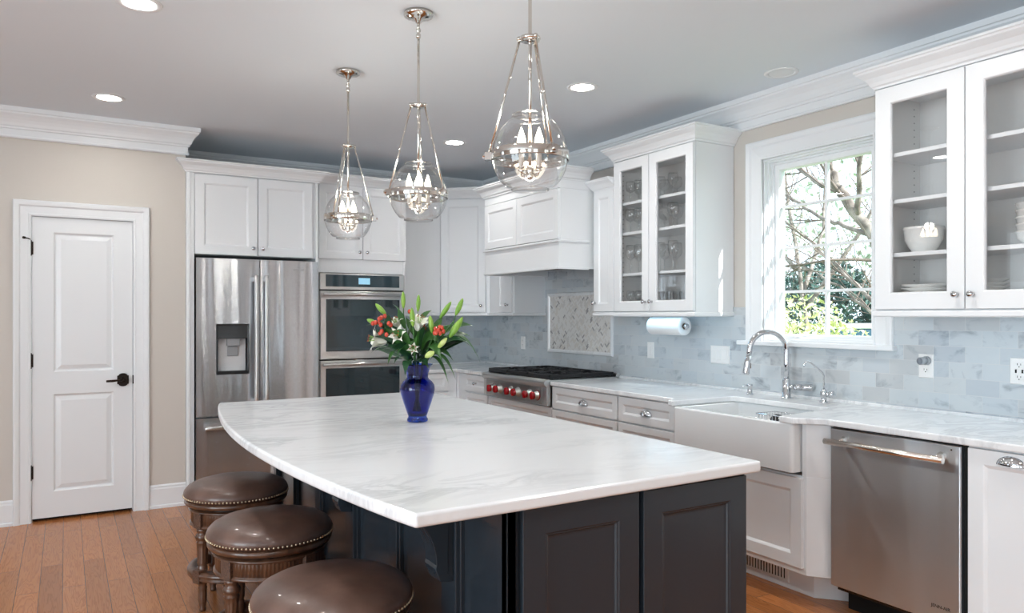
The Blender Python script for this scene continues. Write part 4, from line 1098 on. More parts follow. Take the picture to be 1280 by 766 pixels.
# ------------------------------------------------------------------ stools
def make_stool(loc, label, spin):
    t = thing('bar_stool', label, 'stool', loc, spin, 'leather stools at the island')
    Rm = 0.238
    cush = [(Rm-0.020, 0.505), (Rm-0.006, 0.510), (Rm, 0.520), (Rm+0.001, 0.532), (Rm-0.004, 0.545), (Rm-0.018, 0.560), (Rm-0.045, 0.574), (Rm-0.085, 0.585), (Rm-0.14, 0.592), (0.05, 0.595), (0, 0.5955)]
    MB().lathe(cush, n=56).build('seat_cushion', M['leather'], t)
    nh = MB()
    for k in range(92):
        a_ = 2*pi*k/92; nh.sphere(((Rm+0.0005)*cos(a_), (Rm+0.0005)*sin(a_), 0.519), 0.0048, 8, 5)
    nh.build('nailhead_trim', M['brass'], t)
    MB().lathe([(0.15, 0.478), (Rm-0.022, 0.478), (Rm-0.008, 0.482), (Rm-0.002, 0.490), (Rm-0.003, 0.500), (Rm-0.010, 0.506), (0.15, 0.506)], n=56).build('seat_ring', M['walnut'], t)
    MB().lathe([(0.16, 0.462), (0.185, 0.462), (0.185, 0.480), (0.16, 0.480)], n=40).build('swivel_ring', M['black'], t)
    fl = lambda th, r, h: 1.0-0.010*(0.5+0.5*cos(th*88)) if 0.402 < h < 0.452 else 1.0
    MB().lathe([(0.14, 0.385), (0.204, 0.385), (0.212, 0.388), (0.212, 0.396), (0.205, 0.400), (0.205, 0.4025), (0.206, 0.403), (0.206, 0.451), (0.205, 0.4525), (0.214, 0.455), (0.217, 0.460), (0.214, 0.466), (0.14, 0.466)], n=352, mod=fl).build('fluted_apron', M['walnut'], t)
    for k in range(4):
        a_ = k*pi/2; ca_, sa_ = cos(a_), sin(a_); rl = 0.186
        lx, ly = rl*ca_, rl*sa_
        flu = lambda th, r, h: 1.0-0.11*(0.5+0.5*cos(th*10))*(1 if 0.225 < h < 0.318 or 0.05 < h < 0.10 else 0)
        prof = [(0.0125, 0.0), (0.0150, 0.006), (0.0150, 0.012), (0.013, 0.02), (0.018, 0.044), (0.020, 0.052), (0.019, 0.104), (0.021, 0.110), (0.0165, 0.120), (0.022, 0.128), (0.022, 0.208), (0.018, 0.214), (0.0225, 0.222), (0.0235, 0.226), (0.0265, 0.316), (0.0285, 0.322), (0.023, 0.328), (0.031, 0.338), (0.033, 0.346), (0.029, 0.356), (0.022, 0.364), (0.027, 0.372), (0.028, 0.388)]
        dense = []
        for i in range(len(prof)-1):
            (r0, h0), (r1, h1) = prof[i], prof[i+1]; n_ = 4 if h1-h0 > 0.03 else 1
            dense += [(r0+(r1-r0)*q_/n_, h0+(h1-h0)*q_/n_) for q_ in range(n_)]
        dense.append(prof[-1])
        MB().lathe(dense, (lx, ly, 0), n=40, mod=flu).build('leg', M['walnut'], t)
        bl = MB(); bl.box(-0.026, 0.026, -0.026, 0.026, 0.387, 0.464)
        bo = bl.build('corner_block', M['carved'], t, 0.003, 1); bo.data.transform(Matrix.Translation((0.192*ca_, 0.192*sa_, 0)) @ Matrix.Rotation(a_, 4, 'Z'))
        fb = MB(); fb.box(-0.024, 0.024, -0.024, 0.024, 0.135, 0.196)
        fo = fb.build('foot_block', M['carved'], t, 0.003, 1); fo.data.transform(Matrix.Translation((0.200*ca_, 0.200*sa_, 0)) @ Matrix.Rotation(a_, 4, 'Z'))
    MB().lathe([(0.176, 0.146), (0.204, 0.142), (0.216, 0.146), (0.222, 0.154), (0.216, 0.160), (0.222, 0.168), (0.222, 0.176), (0.214, 0.186), (0.178, 0.188), (0.176, 0.146)], n=64).build('foot_ring', M['walnut'], t)
    cr = MB(); cr.box(-0.17, 0.17, -0.014, 0.014, 0.29, 0.325); cr.box(-0.014, 0.014, -0.17, 0.17, 0.29, 0.325)
    return t
SPIN = R(26)
make_stool((-2.972, -2.886, 0), 'round brown leather stool farthest along the island, nearest the refrigerator', SPIN)
make_stool((-2.988, -3.655, 0), 'round brown leather stool in the middle of the three', SPIN+R(3))
make_stool((-2.990, -4.470, 0), 'round brown leather stool closest to the camera, cut off at the bottom', SPIN+R(-4))

# ------------------------------------------------------------------ pendants
def make_pendant(x, y, label, rot):
    t = thing('pendant_light', label, 'pendant light', (x, y, CEIL), rot, 'glass globe pendants over the island')
    z = lambda a: a-CEIL
    MB().lathe([(0.064, z(CEIL)), (0.066, z(2.715)), (0.064, z(2.708)), (0.045, z(2.700)), (0.020, z(2.694)), (0.012, z(2.680)), (0, z(2.678))], n=32).build('canopy', M['nickel'], t)
    s = MB(); s.tube([(0, 0, z(2.68)), (0, 0, z(2.645))], 0.007, 10)
    s.lathe([(0.004, z(2.655)), (0.011, z(2.650)), (0.011, z(2.640)), (0.005, z(2.635)), (0.011, z(2.628)), (0.011, z(2.615)), (0.006, z(2.608))], n=14)
    s.tube([(0, 0, z(2.612)), (0, 0, z(1.84))], 0.0062, 12)
    s.build('stem', M['nickel'], t)
    s = MB(); s.lathe([(0.010, z(2.318)), (0.034, z(2.316)), (0.036, z(2.310)), (0.034, z(2.304)), (0.010, z(2.302))], n=24)
    for k in range(3):
        a_ = 2*pi*k/3; s.sphere((0.037*cos(a_), 0.037*sin(a_), z(2.310)), 0.0085, 10, 6)
    s.build('collar', M['nickel'], t)
    for k in range(3):
        a_ = 2*pi*k/3
        MB().tube([(0.035*cos(a_), 0.035*sin(a_), z(2.308)), (0.138*cos(a_), 0.138*sin(a_), z(1.922))], 0.0042, 8).build('rod', M['nickel'], t)
    rg = MB(); rr = 0.1315
    rg.lathe([(rr-0.002, z(1.897)), (rr, z(1.895)), (rr+0.0015, z(1.898)), (rr+0.0015, z(1.926)), (rr, z(1.929)), (rr-0.002, z(1.927)), (rr-0.002, z(1.897))], n=56)
    for k in range(3):
        a_ = 2*pi*k/3; ca_, sa_ = cos(a_), sin(a_)
        q_ = MB(); q_.box(rr-0.002, rr+0.022, -0.010, 0.010, z(1.899), z(1.925)); q_.cyl((rr+0.020, 0, z(1.912)), (rr+0.030, 0, z(1.912)), 0.0075, 12)
        mt = Matrix.Rotation(a_, 4, 'Z'); rg.add([mt @ Vector(v) for v in q_.v], q_.f)
    rg.build('band', M['nickel'], t)
    gp = []
    def ell(zz):
        u = (zz-1.912)/(0.148 if zz > 1.912 else 0.136); return 0.1285*math.sqrt(max(0.0, 1-u*u))
    up = [(ell(1.912+0.123*k/10), 1.912+0.123*k/10) for k in range(11)]
    up = [(r_, h_) for r_, h_ in up]
    g1 = MB(); top = up + [(0.0600, 2.036), (0.0585, 2.040), (0.0585, 2.050), (0.061, 2.053)]
    g1.lathe([(r_ if i < 11 else r_, z(h_)) for i, (r_, h_) in enumerate([(max(r_, 0.062) if h_ > 2.02 else r_, h_) for r_, h_ in top])], n=48)
    dn = [(ell(1.912-0.102*k/10), 1.912-0.102*k/10) for k in range(11)] + [(0.0640, 1.806), (0.0640, 1.799), (0.061, 1.796), (0.0, 1.7955)]
    g1.lathe([(max(r_, 0.064) if 1.80 < h_ < 1.83 else r_, z(h_)) for r_, h_ in dn], n=48)
    g1.build('globe', M['globe'], t)
    rmz = MB(); rmz.lathe([(0.0585+0.0025*cos(2*pi*k/8), z(2.051)+0.0025*sin(2*pi*k/8)) for k in range(9)], n=40)
    rmz.lathe([(0.0625+0.003*cos(2*pi*k/8), z(1.799)+0.003*sin(2*pi*k/8)) for k in range(9)], n=40)
    rmz.build('rim', M['stemglass'], t)
    hb = MB(); hb.lathe([(0.004, z(1.882)), (0.012, z(1.876)), (0.016, z(1.862)), (0.010, z(1.850)), (0.014, z(1.842)), (0.006, z(1.832)), (0, z(1.828))], n=18)
    for k in range(4):
        a_ = pi/4+k*pi/2; c2, s2 = cos(a_), sin(a_)
        hb.tube([(0.010*c2, 0.010*s2, z(1.855)), (0.025*c2, 0.025*s2, z(1.846)), (0.040*c2, 0.040*s2, z(1.852)), (0.042*c2, 0.042*s2, z(1.868))], 0.0035, 8)
        hb.lathe([(0.004, 0), (0.012, 0.003), (0.012, 0.006), (0.008, 0.008)], (0.042*c2, 0.042*s2, z(1.866)), (0, 0, 1), 14)
    hb.build('candle_arms', M['nickel'], t)
    for k in range(4):
        a_ = pi/4+k*pi/2; c2, s2 = 0.042*cos(a_), 0.042*sin(a_)
        cn = MB().lathe([(0.0085, z(1.872)), (0.0085, z(1.934)), (0.005, z(1.936))], (c2, s2, 0), n=14).build('candle_sleeve', M['candle'], t)
        MB().lathe([(0.006, z(1.934)), (0.011, z(1.942)), (0.0145, z(1.954)), (0.013, z(1.968)), (0.008, z(1.983)), (0.003, z(1.998)), (0, z(2.005))], (c2, s2, 0), n=14).build('bulb', M['bulb'], cn, label='lit flame-shaped bulb')
    l = bpy.data.lights.new('pendant_glow', 'POINT'); l.energy = 5.5; l.color = (1.0, 0.94, 0.85); l.shadow_soft_size = 0.03
    o = bpy.data.objects.new('pendant_glow', l); C.objects.link(o); o.parent = t; o.location = (0, 0, z(2.012))
    return t
def lat_rot(a_deg): return R(a_deg)-YAW           # angle of a rod, measured from image-right
make_pendant(-2.344, -2.674, 'clear glass globe pendant hanging lowest in view, near the refrigerator', lat_rot(8))
make_pendant(-2.333, -3.611, 'clear glass globe pendant in the middle, above the vase of flowers', lat_rot(-30))
make_pendant(-2.335, -4.550, 'largest-looking clear glass globe pendant, its canopy out of the picture', lat_rot(180))

# ------------------------------------------------------------------ recessed lights
def can(x, y, label, on=True, watt=7.0):
    t = thing('recessed_light', label, 'ceiling light', (x, y, CEIL), 0, 'recessed ceiling lights')
    MB().lathe([(0.066, -0.001), (0.070, -0.005), (0.090, -0.004), (0.094, 0.0), (0.066, 0.0), (0.066, -0.001)], n=40).build('trim_ring', M['trim'], t)
    if on: MB().lathe([(0.066, -0.0005), (0.060, -0.0025), (0, -0.003)], n=32).build('lens', M['canlens'], t, label='glowing white lens')
    else: MB().lathe([(0.066, -0.003), (0.064, -0.0015), (0, -0.001)], n=32).build('lens', M['trim'], t)
    if on:
        l = bpy.data.lights.new('can_glow', 'AREA'); l.shape = 'DISK'; l.size = 0.12; l.energy = watt; l.color = (1.0, 0.98, 0.95); l.spread = R(150)
        o = bpy.data.objects.new('can_glow', l); C.objects.link(o); o.parent = t; o.location = (0, 0, -0.008)
can(-3.413, -3.087, 'lit recessed ceiling light at the top left, cut by the frame')
can(-3.457, -1.426, 'lit recessed ceiling light above the pantry door', True, 3.0)
can(-1.058, -3.103, 'lit recessed ceiling light right of the nearest pendant')
can(-1.078, -1.444, 'small lit recessed ceiling light in front of the corner cabinets', True, 3.5)
can(-1.058, -4.760, 'added unseen ceiling light over the aisle by the sink, above the frame', True, 6)  # four unseen ceiling lights from here are added to brighten the kitchen
can(-1.058, -6.420, 'added unseen ceiling light behind the camera on the sink side', True, 11)
can(-3.430, -4.760, 'added unseen ceiling light above the stools, outside the frame', True, 5)
can(-3.430, -6.420, 'added unseen ceiling light right above the camera', True, 7)
can(-0.262, -3.884, 'unlit round white ceiling fixture above the window', False)

# ------------------------------------------------------------------ vase and flowers
VX, VY = -2.338, -3.612
va = thing('flower_vase', 'cobalt blue glass vase on the marble island top', 'vase', (VX, VY, ITOP))
vp = [(0.0, 0.001), (0.040, 0.0), (0.046, 0.004), (0.047, 0.012), (0.042, 0.020), (0.041, 0.026), (0.050, 0.050), (0.062, 0.085), (0.073, 0.120), (0.0775, 0.145), (0.075, 0.163), (0.064, 0.180), (0.051, 0.190), (0.0465, 0.198), (0.048, 0.215), (0.056, 0.238), (0.066, 0.253), (0.069, 0.257),
      (0.066, 0.256), (0.053, 0.238), (0.044, 0.214), (0.0425, 0.198), (0.047, 0.190), (0.060, 0.178), (0.071, 0.162), (0.073, 0.145), (0.068, 0.118), (0.045, 0.050), (0.036, 0.028), (0, 0.026)]
MB().lathe(vp, n=48).build('body', M['cobalt'], va)
RV = Vector((cos(YAW), -sin(YAW), 0)); FV = Vector((sin(YAW), cos(YAW), 0))
def bq(u, v, dep=0.0):
    """point in the bouquet: sideways and up from the vase foot, dep away from the camera"""
    return Vector((VX, VY, ITOP)) + RV*((u-524)/287.0) + FV*dep + Vector((0, 0, (529-v)/287.0))
def leaf(mb, base, tip, width, sag=0.02, roll=0.0, mi=0):
    base, tip = Vector(base), Vector(tip); d = tip-base; Lg = d.length; dn = d.normalized()
    sd_ = dn.cross(Vector((0, 0, 1)));
    sd_ = sd_.normalized() if sd_.length > 0.05 else RV.copy()
    nr_ = sd_.cross(dn).normalized()
    q_ = Matrix.Rotation(roll, 3, dn); sd_ = q_ @ sd_; nr_ = q_ @ nr_
    n_ = 9; vs = []; fs = []
    for i in range(n_+1):
        t = i/n_; wd = width*0.5*(math.sin(pi*min(1, t*0.92+0.06))**0.8) * (1-t**6)
        c_ = base + d*t + Vector((0, 0, 1))*(sag*4*t*(1-t)) + Vector((0, 0, 1))*(-sag*1.2*t**3)
        vs += [c_-sd_*wd+nr_*wd*0.28, c_, c_+sd_*wd+nr_*wd*0.28]
    for i in range(n_):
        a_ = i*3; fs += [(a_, a_+1, a_+4, a_+3), (a_+1, a_+2, a_+5, a_+4)]
    mb.add(vs, fs, mi, True)
def curve_pts(a_, b_, c_, n_=8):
    return [a_*(1-t)**2+b_*2*t*(1-t)+c_*t*t for t in [i/n_ for i in range(n_+1)]]
MOUTH = Vector((VX, VY, ITOP+0.235))
def budmesh(base, tip, r):
    d = Vector(tip)-Vector(base); Lg = d.length
    return MB().lathe([(0.003, 0), (r*0.55, Lg*0.08), (r*0.85, Lg*0.25), (r, Lg*0.45), (r*0.92, Lg*0.65), (r*0.6, Lg*0.86), (r*0.2, Lg*0.97), (0, Lg)], base, d.normalized(), 12, mod=lambda th, rr, h: 1+0.07*cos(3*th))
def lily_flower(parent, c_, dirn, Lp=0.07):
    dirn = Vector(dirn).normalized()
    a1 = dirn.cross(Vector((0, 0, 1))); a1 = a1.normalized() if a1.length > 0.1 else RV.copy(); a2 = dirn.cross(a1)
    for k in range(6):
        t0 = 2*pi*k/6+0.3; rad = a1*cos(t0)+a2*sin(t0); tang = -a1*sin(t0)+a2*cos(t0)
        vs = []; fs = []; n_ = 8
        wmax = Lp*(0.27 if k % 2 == 0 else 0.21)
        for i in range(n_+1):
            t = i/n_; wd = wmax*math.sin(pi*min(1, 0.10+t*0.90))**0.7*(1-t**5)
            out = 0.005+Lp*(0.24*t+0.50*t**3); al = Lp*(t-0.35*t**4)
            p = c_+dirn*al+rad*out
            vs += [p-tang*wd-rad*wd*0.2*0, p+rad*0.004, p+tang*wd]
        for i in range(n_): a_ = i*3; fs += [(a_, a_+1, a_+4, a_+3), (a_+1, a_+2, a_+5, a_+4)]
        MB().add(vs, fs, 0, True).build('petal', M['petal'], parent)
    st = MB()
    for k in range(5):
        t0 = 2*pi*k/5; rad = a1*cos(t0)+a2*sin(t0)
        p1 = c_+dirn*Lp*0.85+rad*0.014; st.tube([c_, c_+dirn*Lp*0.5+rad*0.005, p1], 0.0012, 5, 0); st.sphere(p1, 0.0042, 6, 5, 1, (1, 1, 0.6))
    st.build('stamens', [M['bud'], M['anther']], parent)
def stem(label, tip_base, items, leaves, group='lily stems in the blue vase', dark=False):
    """one cut stem standing in the vase"""
    t = thing('lily_stem', label, 'flower', (VX, VY, ITOP), 0, group)
    inv = Vector((VX, VY, ITOP))
    foot = Vector((VX, VY, ITOP+0.045)) + (Vector((tip_base.x-VX, tip_base.y-VY, 0))*-0.12)
    mo = MOUTH + Vector((tip_base.x-VX, tip_base.y-VY, 0)).normalized()*0.024
    pts_ = [foot, mo] + curve_pts(mo, mo*0.45+tip_base*0.55+Vector((0, 0, 0.02)), tip_base)[1:]
    s_ = MB().tube([p-inv for p in pts_], 0.0030, 7).build('stem', M['leaf'], t)
    for it_ in items:
        if it_[0] == 'bud':
            b_ = budmesh(Vector(it_[1])-inv, Vector(it_[2])-inv, it_[3]).build('bud', M[it_[4]], t)
            MB().tube([tip_base-inv, (Vector(it_[1])-inv)], 0.0022, 6).build('bud_stalk', M['leaf'], b_)
        else:
            lily_flower(t, Vector(it_[1])-inv, it_[2], it_[3])
            MB().tube([tip_base-inv, (Vector(it_[1])-inv)], 0.0022, 6).build('bud_stalk', M['leaf'], t)
    for (b0, tp, wd, sg, rl) in leaves:
        lf = MB(); leaf(lf, Vector(b0)-inv, Vector(tp)-inv, wd, sg, rl); lf.build('leaf', M['leafdark' if dark else 'leaf'], t)
    return t
B_ = bq
stem('lily stem with one tall green bud, highest in the vase', B_(506, 392, 0.0),
     [('bud', B_(506, 384), B_(505.5, 362), 0.010, 'bud')],
     [(B_(508, 405), B_(491, 375, 0.02), 0.035, 0.01, 0.5), (B_(508, 410), B_(500, 383, -0.03), 0.03, 0.0, 0.9), (B_(512, 425), B_(519, 390, -0.02), 0.025, 0.0, 1.1)])
stem('lily stem with a green bud pointing up at the middle', B_(523, 396, 0.03),
     [('bud', B_(523.5, 388, 0.03), B_(524.5, 366, 0.03), 0.010, 'bud')],
     [(B_(522, 410, 0.02), B_(541, 383, 0.05), 0.04, 0.01, 0.4), (B_(520, 420, 0.02), B_(507, 395, 0.05), 0.035, 0.0, -0.4)])
stem('lily stem with a yellow-green bud leaning to the upper left', B_(488, 398, -0.02),
     [('bud', B_(484.5, 392, -0.02), B_(471, 378, -0.02), 0.0115, 'bud'), ('bud', B_(472, 404, 0.0), B_(459, 398, 0.0), 0.011, 'bud')],
     [(B_(496, 416, -0.02), B_(461, 402, -0.04), 0.034, 0.01, 0.4), (B_(500, 425, -0.03), B_(473, 412, -0.07), 0.045, 0.01, 0.7), (B_(503, 432, -0.04), B_(486, 408, -0.08), 0.05, 0.0, 0.8)])
stem('lily stem with a slim bud leaning to the upper right', B_(550, 402, 0.02),
     [('bud', B_(552, 397, 0.02), B_(567, 375, 0.02), 0.0115, 'bud')],
     [(B_(542, 420, 0.01), B_(556, 393, 0.02), 0.04, 0.0, 0.9), (B_(540, 425, 0.02), B_(570, 402, 0.06), 0.034, 0.01, 0.3)])
stem('lily stem with the bud farthest to the upper right', B_(571, 400, -0.01),
     [('bud', B_(573, 393, -0.01), B_(582.5, 371, -0.01), 0.012, 'bud'), ('bud', B_(566, 421, -0.05), B_(583, 395, -0.04), 0.0155, 'bud')],
     [(B_(560, 415, 0.0), B_(596, 403, 0.03), 0.045, 0.012, 0.5), (B_(562, 420, 0.0), B_(594, 419, 0.05), 0.04, 0.01, 0.4), (B_(556, 424, -0.02), B_(606, 440, -0.02), 0.046, 0.045, 0.2), (B_(556, 428, 0.02), B_(594, 430, 0.06), 0.05, 0.02, 0.2)])
stem('lily stem with a broad green bud in front of the white bloom', B_(521, 412, -0.06),
     [('bud', B_(520.5, 407, -0.06), B_(519, 383, -0.06), 0.0115, 'bud')],
     [(B_(522, 448, -0.06), B_(527, 413, -0.08), 0.035, 0.0, 1.3), (B_(518, 440, -0.07), B_(503, 436, -0.12), 0.052, 0.02, 0.5), (B_(516, 430, -0.06), B_(494, 409, -0.10), 0.05, 0.015, 0.7)])
stem('lily stem with a green bud right of the white bloom', B_(545, 420, -0.05),
     [('bud', B_(544.5, 415, -0.05), B_(541.5, 393, -0.05), 0.0125, 'bud'), ('bud', B_(552, 434, -0.07), B_(564, 421, -0.08), 0.0115, 'budpale'), ('bud', B_(537, 445, -0.09), B_(549, 438, -0.12), 0.0135, 'budpale')],
     [(B_(536, 438, -0.05), B_(558, 441, -0.10), 0.055, 0.03, 0.4), (B_(534, 430, -0.04), B_(556, 424, -0.06), 0.05, 0.02, 0.5), (B_(540, 445, -0.05), B_(575, 462, -0.08), 0.034, 0.035, 0.2), (B_(540, 446, -0.06), B_(566, 468, -0.09), 0.03, 0.03, 0.2)])
stem('lily stem with an open white bloom at the centre of the bouquet', B_(526, 420, -0.03),
     [('lily', B_(525, 412, -0.03), RV*0.25+Vector((0, 0, 0.9))-FV*0.35, 0.082)],
     [(B_(526, 440, -0.02), B_(511, 418, -0.02), 0.04, 0.01, 0.4), (B_(528, 440, -0.02), B_(545, 408, -0.02), 0.04, 0.01, 0.9)])
stem('lily stem with a white bloom opening toward the left', B_(488, 430, -0.03),
     [('lily', B_(486, 426, -0.03), -RV*0.95+Vector((0, 0, 0.18))-FV*0.25, 0.095)],
     [(B_(500, 438, -0.03), B_(466, 436, -0.05), 0.034, 0.015, 0.2), (B_(504, 440, -0.03), B_(490, 448, -0.09), 0.05, 0.02, 0.3), (B_(506, 444, -0.02), B_(486, 420, -0.0), 0.045, 0.01, 0.6)])
stem('lily stem with a white bloom tucked among the dark leaves', B_(506, 424, -0.05),
     [('lily', B_(505, 421, -0.05), -FV*0.75+Vector((0, 0, 0.35))-RV*0.3, 0.060), ('lily', B_(499, 408, 0.0), -RV*0.3-FV*0.4+Vector((0, 0, 0.8)), 0.055)],
     [(B_(514, 452, -0.05), B_(498, 447, -0.10), 0.05, 0.02, 0.3), (B_(516, 452, -0.05), B_(512, 461, -0.10), 0.045, 0.02, 0.2), (B_(512, 446, -0.05), B_(494, 428, -0.10), 0.05, 0.02, 0.6)], dark=True)
stem('lily stem with a drooping white bloom low in the bouquet', B_(521, 432, -0.07),
     [('lily', B_(521, 433, -0.07), -FV*0.85-Vector((0, 0, 0.15))+RV*0.1, 0.034)],
     [(B_(526, 455, -0.04), B_(541, 452, -0.10), 0.045, 0.02, 0.3), (B_(522, 455, -0.05), B_(532, 448, -0.10), 0.04, 0.01, 0.3), (B_(530, 450, -0.02), B_(548, 433, 0.02), 0.05, 0.01, 0.6)], dark=True)
rl_ = random.Random(21)
def extra_leaves(stem_o, n_, u0, u1, v0, v1):
    inv = Vector((VX, VY, ITOP))
    for _ in range(n_):
        u = rl_.uniform(u0, u1); v = rl_.uniform(v0, v1); dep = rl_.uniform(-0.10, 0.08)
        b0 = bq(524+(u-524)*0.35, 455+(v-455)*0.35, dep*0.4); lf = MB()
        leaf(lf, b0-inv, bq(u, v, dep)-inv, rl_.uniform(0.038, 0.056), rl_.uniform(0.0, 0.03), rl_.uniform(0.2, 1.0))
        lf.build('leaf', M[rl_.choice(['leaf', 'leafdark', 'leafdark'])], stem_o)
for o in [x for x in bpy.data.objects if x.name.startswith('lily_stem')]:
    tip = o['label']
    side = -1 if 'left' in tip or 'tucked' in tip or 'highest' in tip else 1 if 'right' in tip else 0
    if side < 0: extra_leaves(o, 4, 462, 512, 402, 450)
    elif side > 0: extra_leaves(o, 4, 536, 592, 400, 450)
    else: extra_leaves(o, 3, 500, 552, 395, 452)
def berries(label, tip, spots, leaves):
    t = thing('berry_sprig', label, 'flower', (VX, VY, ITOP), 0, 'red berry sprigs in the blue vase')
    inv = Vector((VX, VY, ITOP)); mo = MOUTH+Vector((tip.x-VX, tip.y-VY, 0)).normalized()*0.02
    MB().tube([p-inv for p in [Vector((VX, VY, ITOP+0.05)), mo]+curve_pts(mo, (mo+tip)/2+Vector((0, 0, 0.02)), tip)[1:]], 0.0022, 6).build('stem', M['leafdark'], t)
    for p in spots:
        b_ = MB().sphere(p-inv, 0.0098, 12, 9, 0, (0.9, 0.9, 1.1)).build('berry', M['berry'], t)
        MB().tube([tip-inv, p-inv], 0.0012, 5).build('berry_stalk', M['leafdark'], b_)
    for (b0, tp, wd, sg, rl) in leaves:
        lf = MB(); leaf(lf, Vector(b0)-inv, Vector(tp)-inv, wd, sg, rl); lf.build('leaf', M['leafdark'], t)
berries('red berry sprig on the left side of the bouquet', B_(484, 410, -0.05),
        [B_(481, 396, -0.07), B_(485, 394, -0.06), B_(479, 397.5, -0.08), B_(474, 402, -0.07), B_(478, 402, -0.06), B_(480.5, 405, -0.07), B_(470.5, 403, -0.07), B_(491, 403, -0.08), B_(493, 405, -0.07), B_(483, 413, -0.10), B_(480.5, 415, -0.09), B_(489, 417, -0.10)],
        [(B_(492, 425, -0.06), B_(476, 410, -0.11), 0.04, 0.0, 0.6), (B_(490, 415, -0.04), B_(489, 390, -0.05), 0.036, 0.0, 1.0), (B_(496, 430, -0.05), B_(470, 418, -0.08), 0.04, 0.01, 0.5)])
berries('red berry sprig on the right side of the bouquet', B_(552, 422, -0.04),
        [B_(549, 410, -0.07), B_(553, 412, -0.08), B_(557, 408.5, -0.07), B_(550.5, 415, -0.09), B_(555, 415.5, -0.08), B_(559, 413, -0.07), B_(548, 415, -0.07), B_(554, 408, -0.06)],
        [(B_(545, 435, -0.04), B_(562, 421, -0.06), 0.036, 0.0, 0.6), (B_(545, 430, -0.02), B_(574, 420, 0.0), 0.038, 0.01, 0.4)])
berries('small red berry sprig peeking out behind the white bloom', B_(533, 412, 0.02),
        [B_(533.5, 401, -0.01), B_(531, 404, 0.0), B_(533, 409, -0.02), B_(513, 388, 0.02), B_(529, 410, -0.02)],
        [(B_(530, 425, 0.01), B_(541, 400, 0.04), 0.036, 0.0, 0.6), (B_(528, 420, 0.02), B_(515, 392, 0.05), 0.036, 0.0, 0.7)])

# ------------------------------------------------------------------ things in the glass cabinets
def wine_glass(x, y, z, h, r, label, group='stemware in the left glass cabinet', name='wine_glass'):
    t = thing(name, label, 'glass', (x, y, z), 0, group)
    p = [(0.032, 0), (0.032, 0.002), (0.006, 0.005), (0.0035, 0.012), (0.0035, h*0.45), (0.008, h*0.48), (r*0.75, h*0.56), (r, h*0.70), (r*0.95, h*0.85), (r*0.85, h)]
    MB().lathe(p, n=20).build('bowl_and_foot', M['stemglass'], t); return t
lx = {0: [(-0.185, -2.585), (-0.272, -2.60), (-0.27, -2.69)], 1: [(-0.12, -2.78), (-0.22, -2.85), (-0.115, -2.90), (-0.245, -3.00)]}
side_nm = {0: 'left door', 1: 'right door'}
lev = [UB+0.019] + SHELF
lev_nm = ['bottom shelf', 'second shelf', 'third shelf', 'top shelf']
place_nm = {0: ['farthest back by the side wall', 'in the middle', 'nearest the door split'], 1: ['at the back left', 'second from the left', 'at the back right', 'nearest the front']}
for s_i in (0, 1):
    for l_i, z in enumerate(lev):
        for k, (x, y) in enumerate(lx[s_i]):
            lab = 'clear glass on the %s behind the %s, %s' % (lev_nm[l_i], side_nm[s_i], place_nm[s_i][k])
            if l_i == 0 and s_i == 1:
                t = thing('tumbler', lab, 'glass', (x, y, z), 0, 'tumblers on the bottom shelf')
                MB().lathe([(0.028, 0), (0.029, 0.004), (0.034, 0.120), (0.032, 0.120), (0.027, 0.006), (0, 0.006)], n=20).build('wall', M['stemglass'], t)
            elif l_i == 2 and s_i == 1 and k == 1:
                t = thing('decanter', lab.replace('clear glass', 'round glass decanter'), 'decanter', (x, y, z))
                MB().lathe([(0.05, 0), (0.058, 0.01), (0.06, 0.04), (0.04, 0.085), (0.014, 0.11), (0.013, 0.15), (0.02, 0.155)], n=22).build('flask', M['stemglass'], t)
                MB().sphere((0, 0, 0.172), 0.018, 12, 8).build('stopper', M['stemglass'], t)
            else: wine_glass(x, y, z, [0.13, 0.20, 0.165, 0.15][l_i], [0.030, 0.036, 0.040, 0.036][l_i], lab)
def bowl(x, y, z, r, h, label, group=None):
    t = thing('bowl', label, 'bowl', (x, y, z), 0, group)
    MB().lathe([(0, 0.004), (r*0.45, 0), (r*0.5, 0.004), (r*0.72, h*0.22), (r*0.92, h*0.5), (r*0.96, h*0.86), (r, h*0.9), (r, h), (r*0.96, h), (r*0.90, h*0.6), (r*0.6, h*0.2), (0, h*0.12)], n=36).build('body', M['china'], t); return t
def plate_(x, y, z, r, label, group):
    t = thing('plate', label, 'plate', (x, y, z), 0, group)
    MB().lathe([(0, 0.003), (r*0.6, 0), (r*0.62, 0.003), (r, 0.016), (r, 0.019), (r*0.6, 0.007), (0, 0.007)], n=36).build('body', M['china'], t)
zs_ = [UB+0.019, 1.668, 1.920, 2.140]
bowl(-0.17, -4.635, zs_[1]+0.0005, 0.088, 0.125, 'large white bowl on the second shelf behind the left door of the right cabinet')
bowl(-0.12, -4.800, zs_[1]+0.0005, 0.070, 0.125, 'white bowl beside the large bowl on the second shelf')
ords = ['bottom', 'second', 'third', 'fourth', 'fifth', 'sixth', 'top']
for k in range(6): plate_(-0.19, -4.670, zs_[0]+0.0005+k*0.0165, 0.118, 'white dinner plate, %s of the stack behind the left door' % (ords[k] if k < 5 else 'top'), 'dinner plates in the right cabinet')
for k in range(7): plate_(-0.17, -4.935, zs_[0]+0.0005+k*0.0165, 0.072, 'small white side plate, %s of the stack behind the right door' % ords[k], 'side plates in the right cabinet')
for k in range(5):
    t = bowl(-0.165, -5.130, zs_[1]+0.0005+k*0.030, 0.088, 0.062, 'white cereal bowl, %s of the stack behind the right door' % ['bottom', 'second', 'third', 'fourth', 'top'][k], 'stacked bowls in the right cabinet')
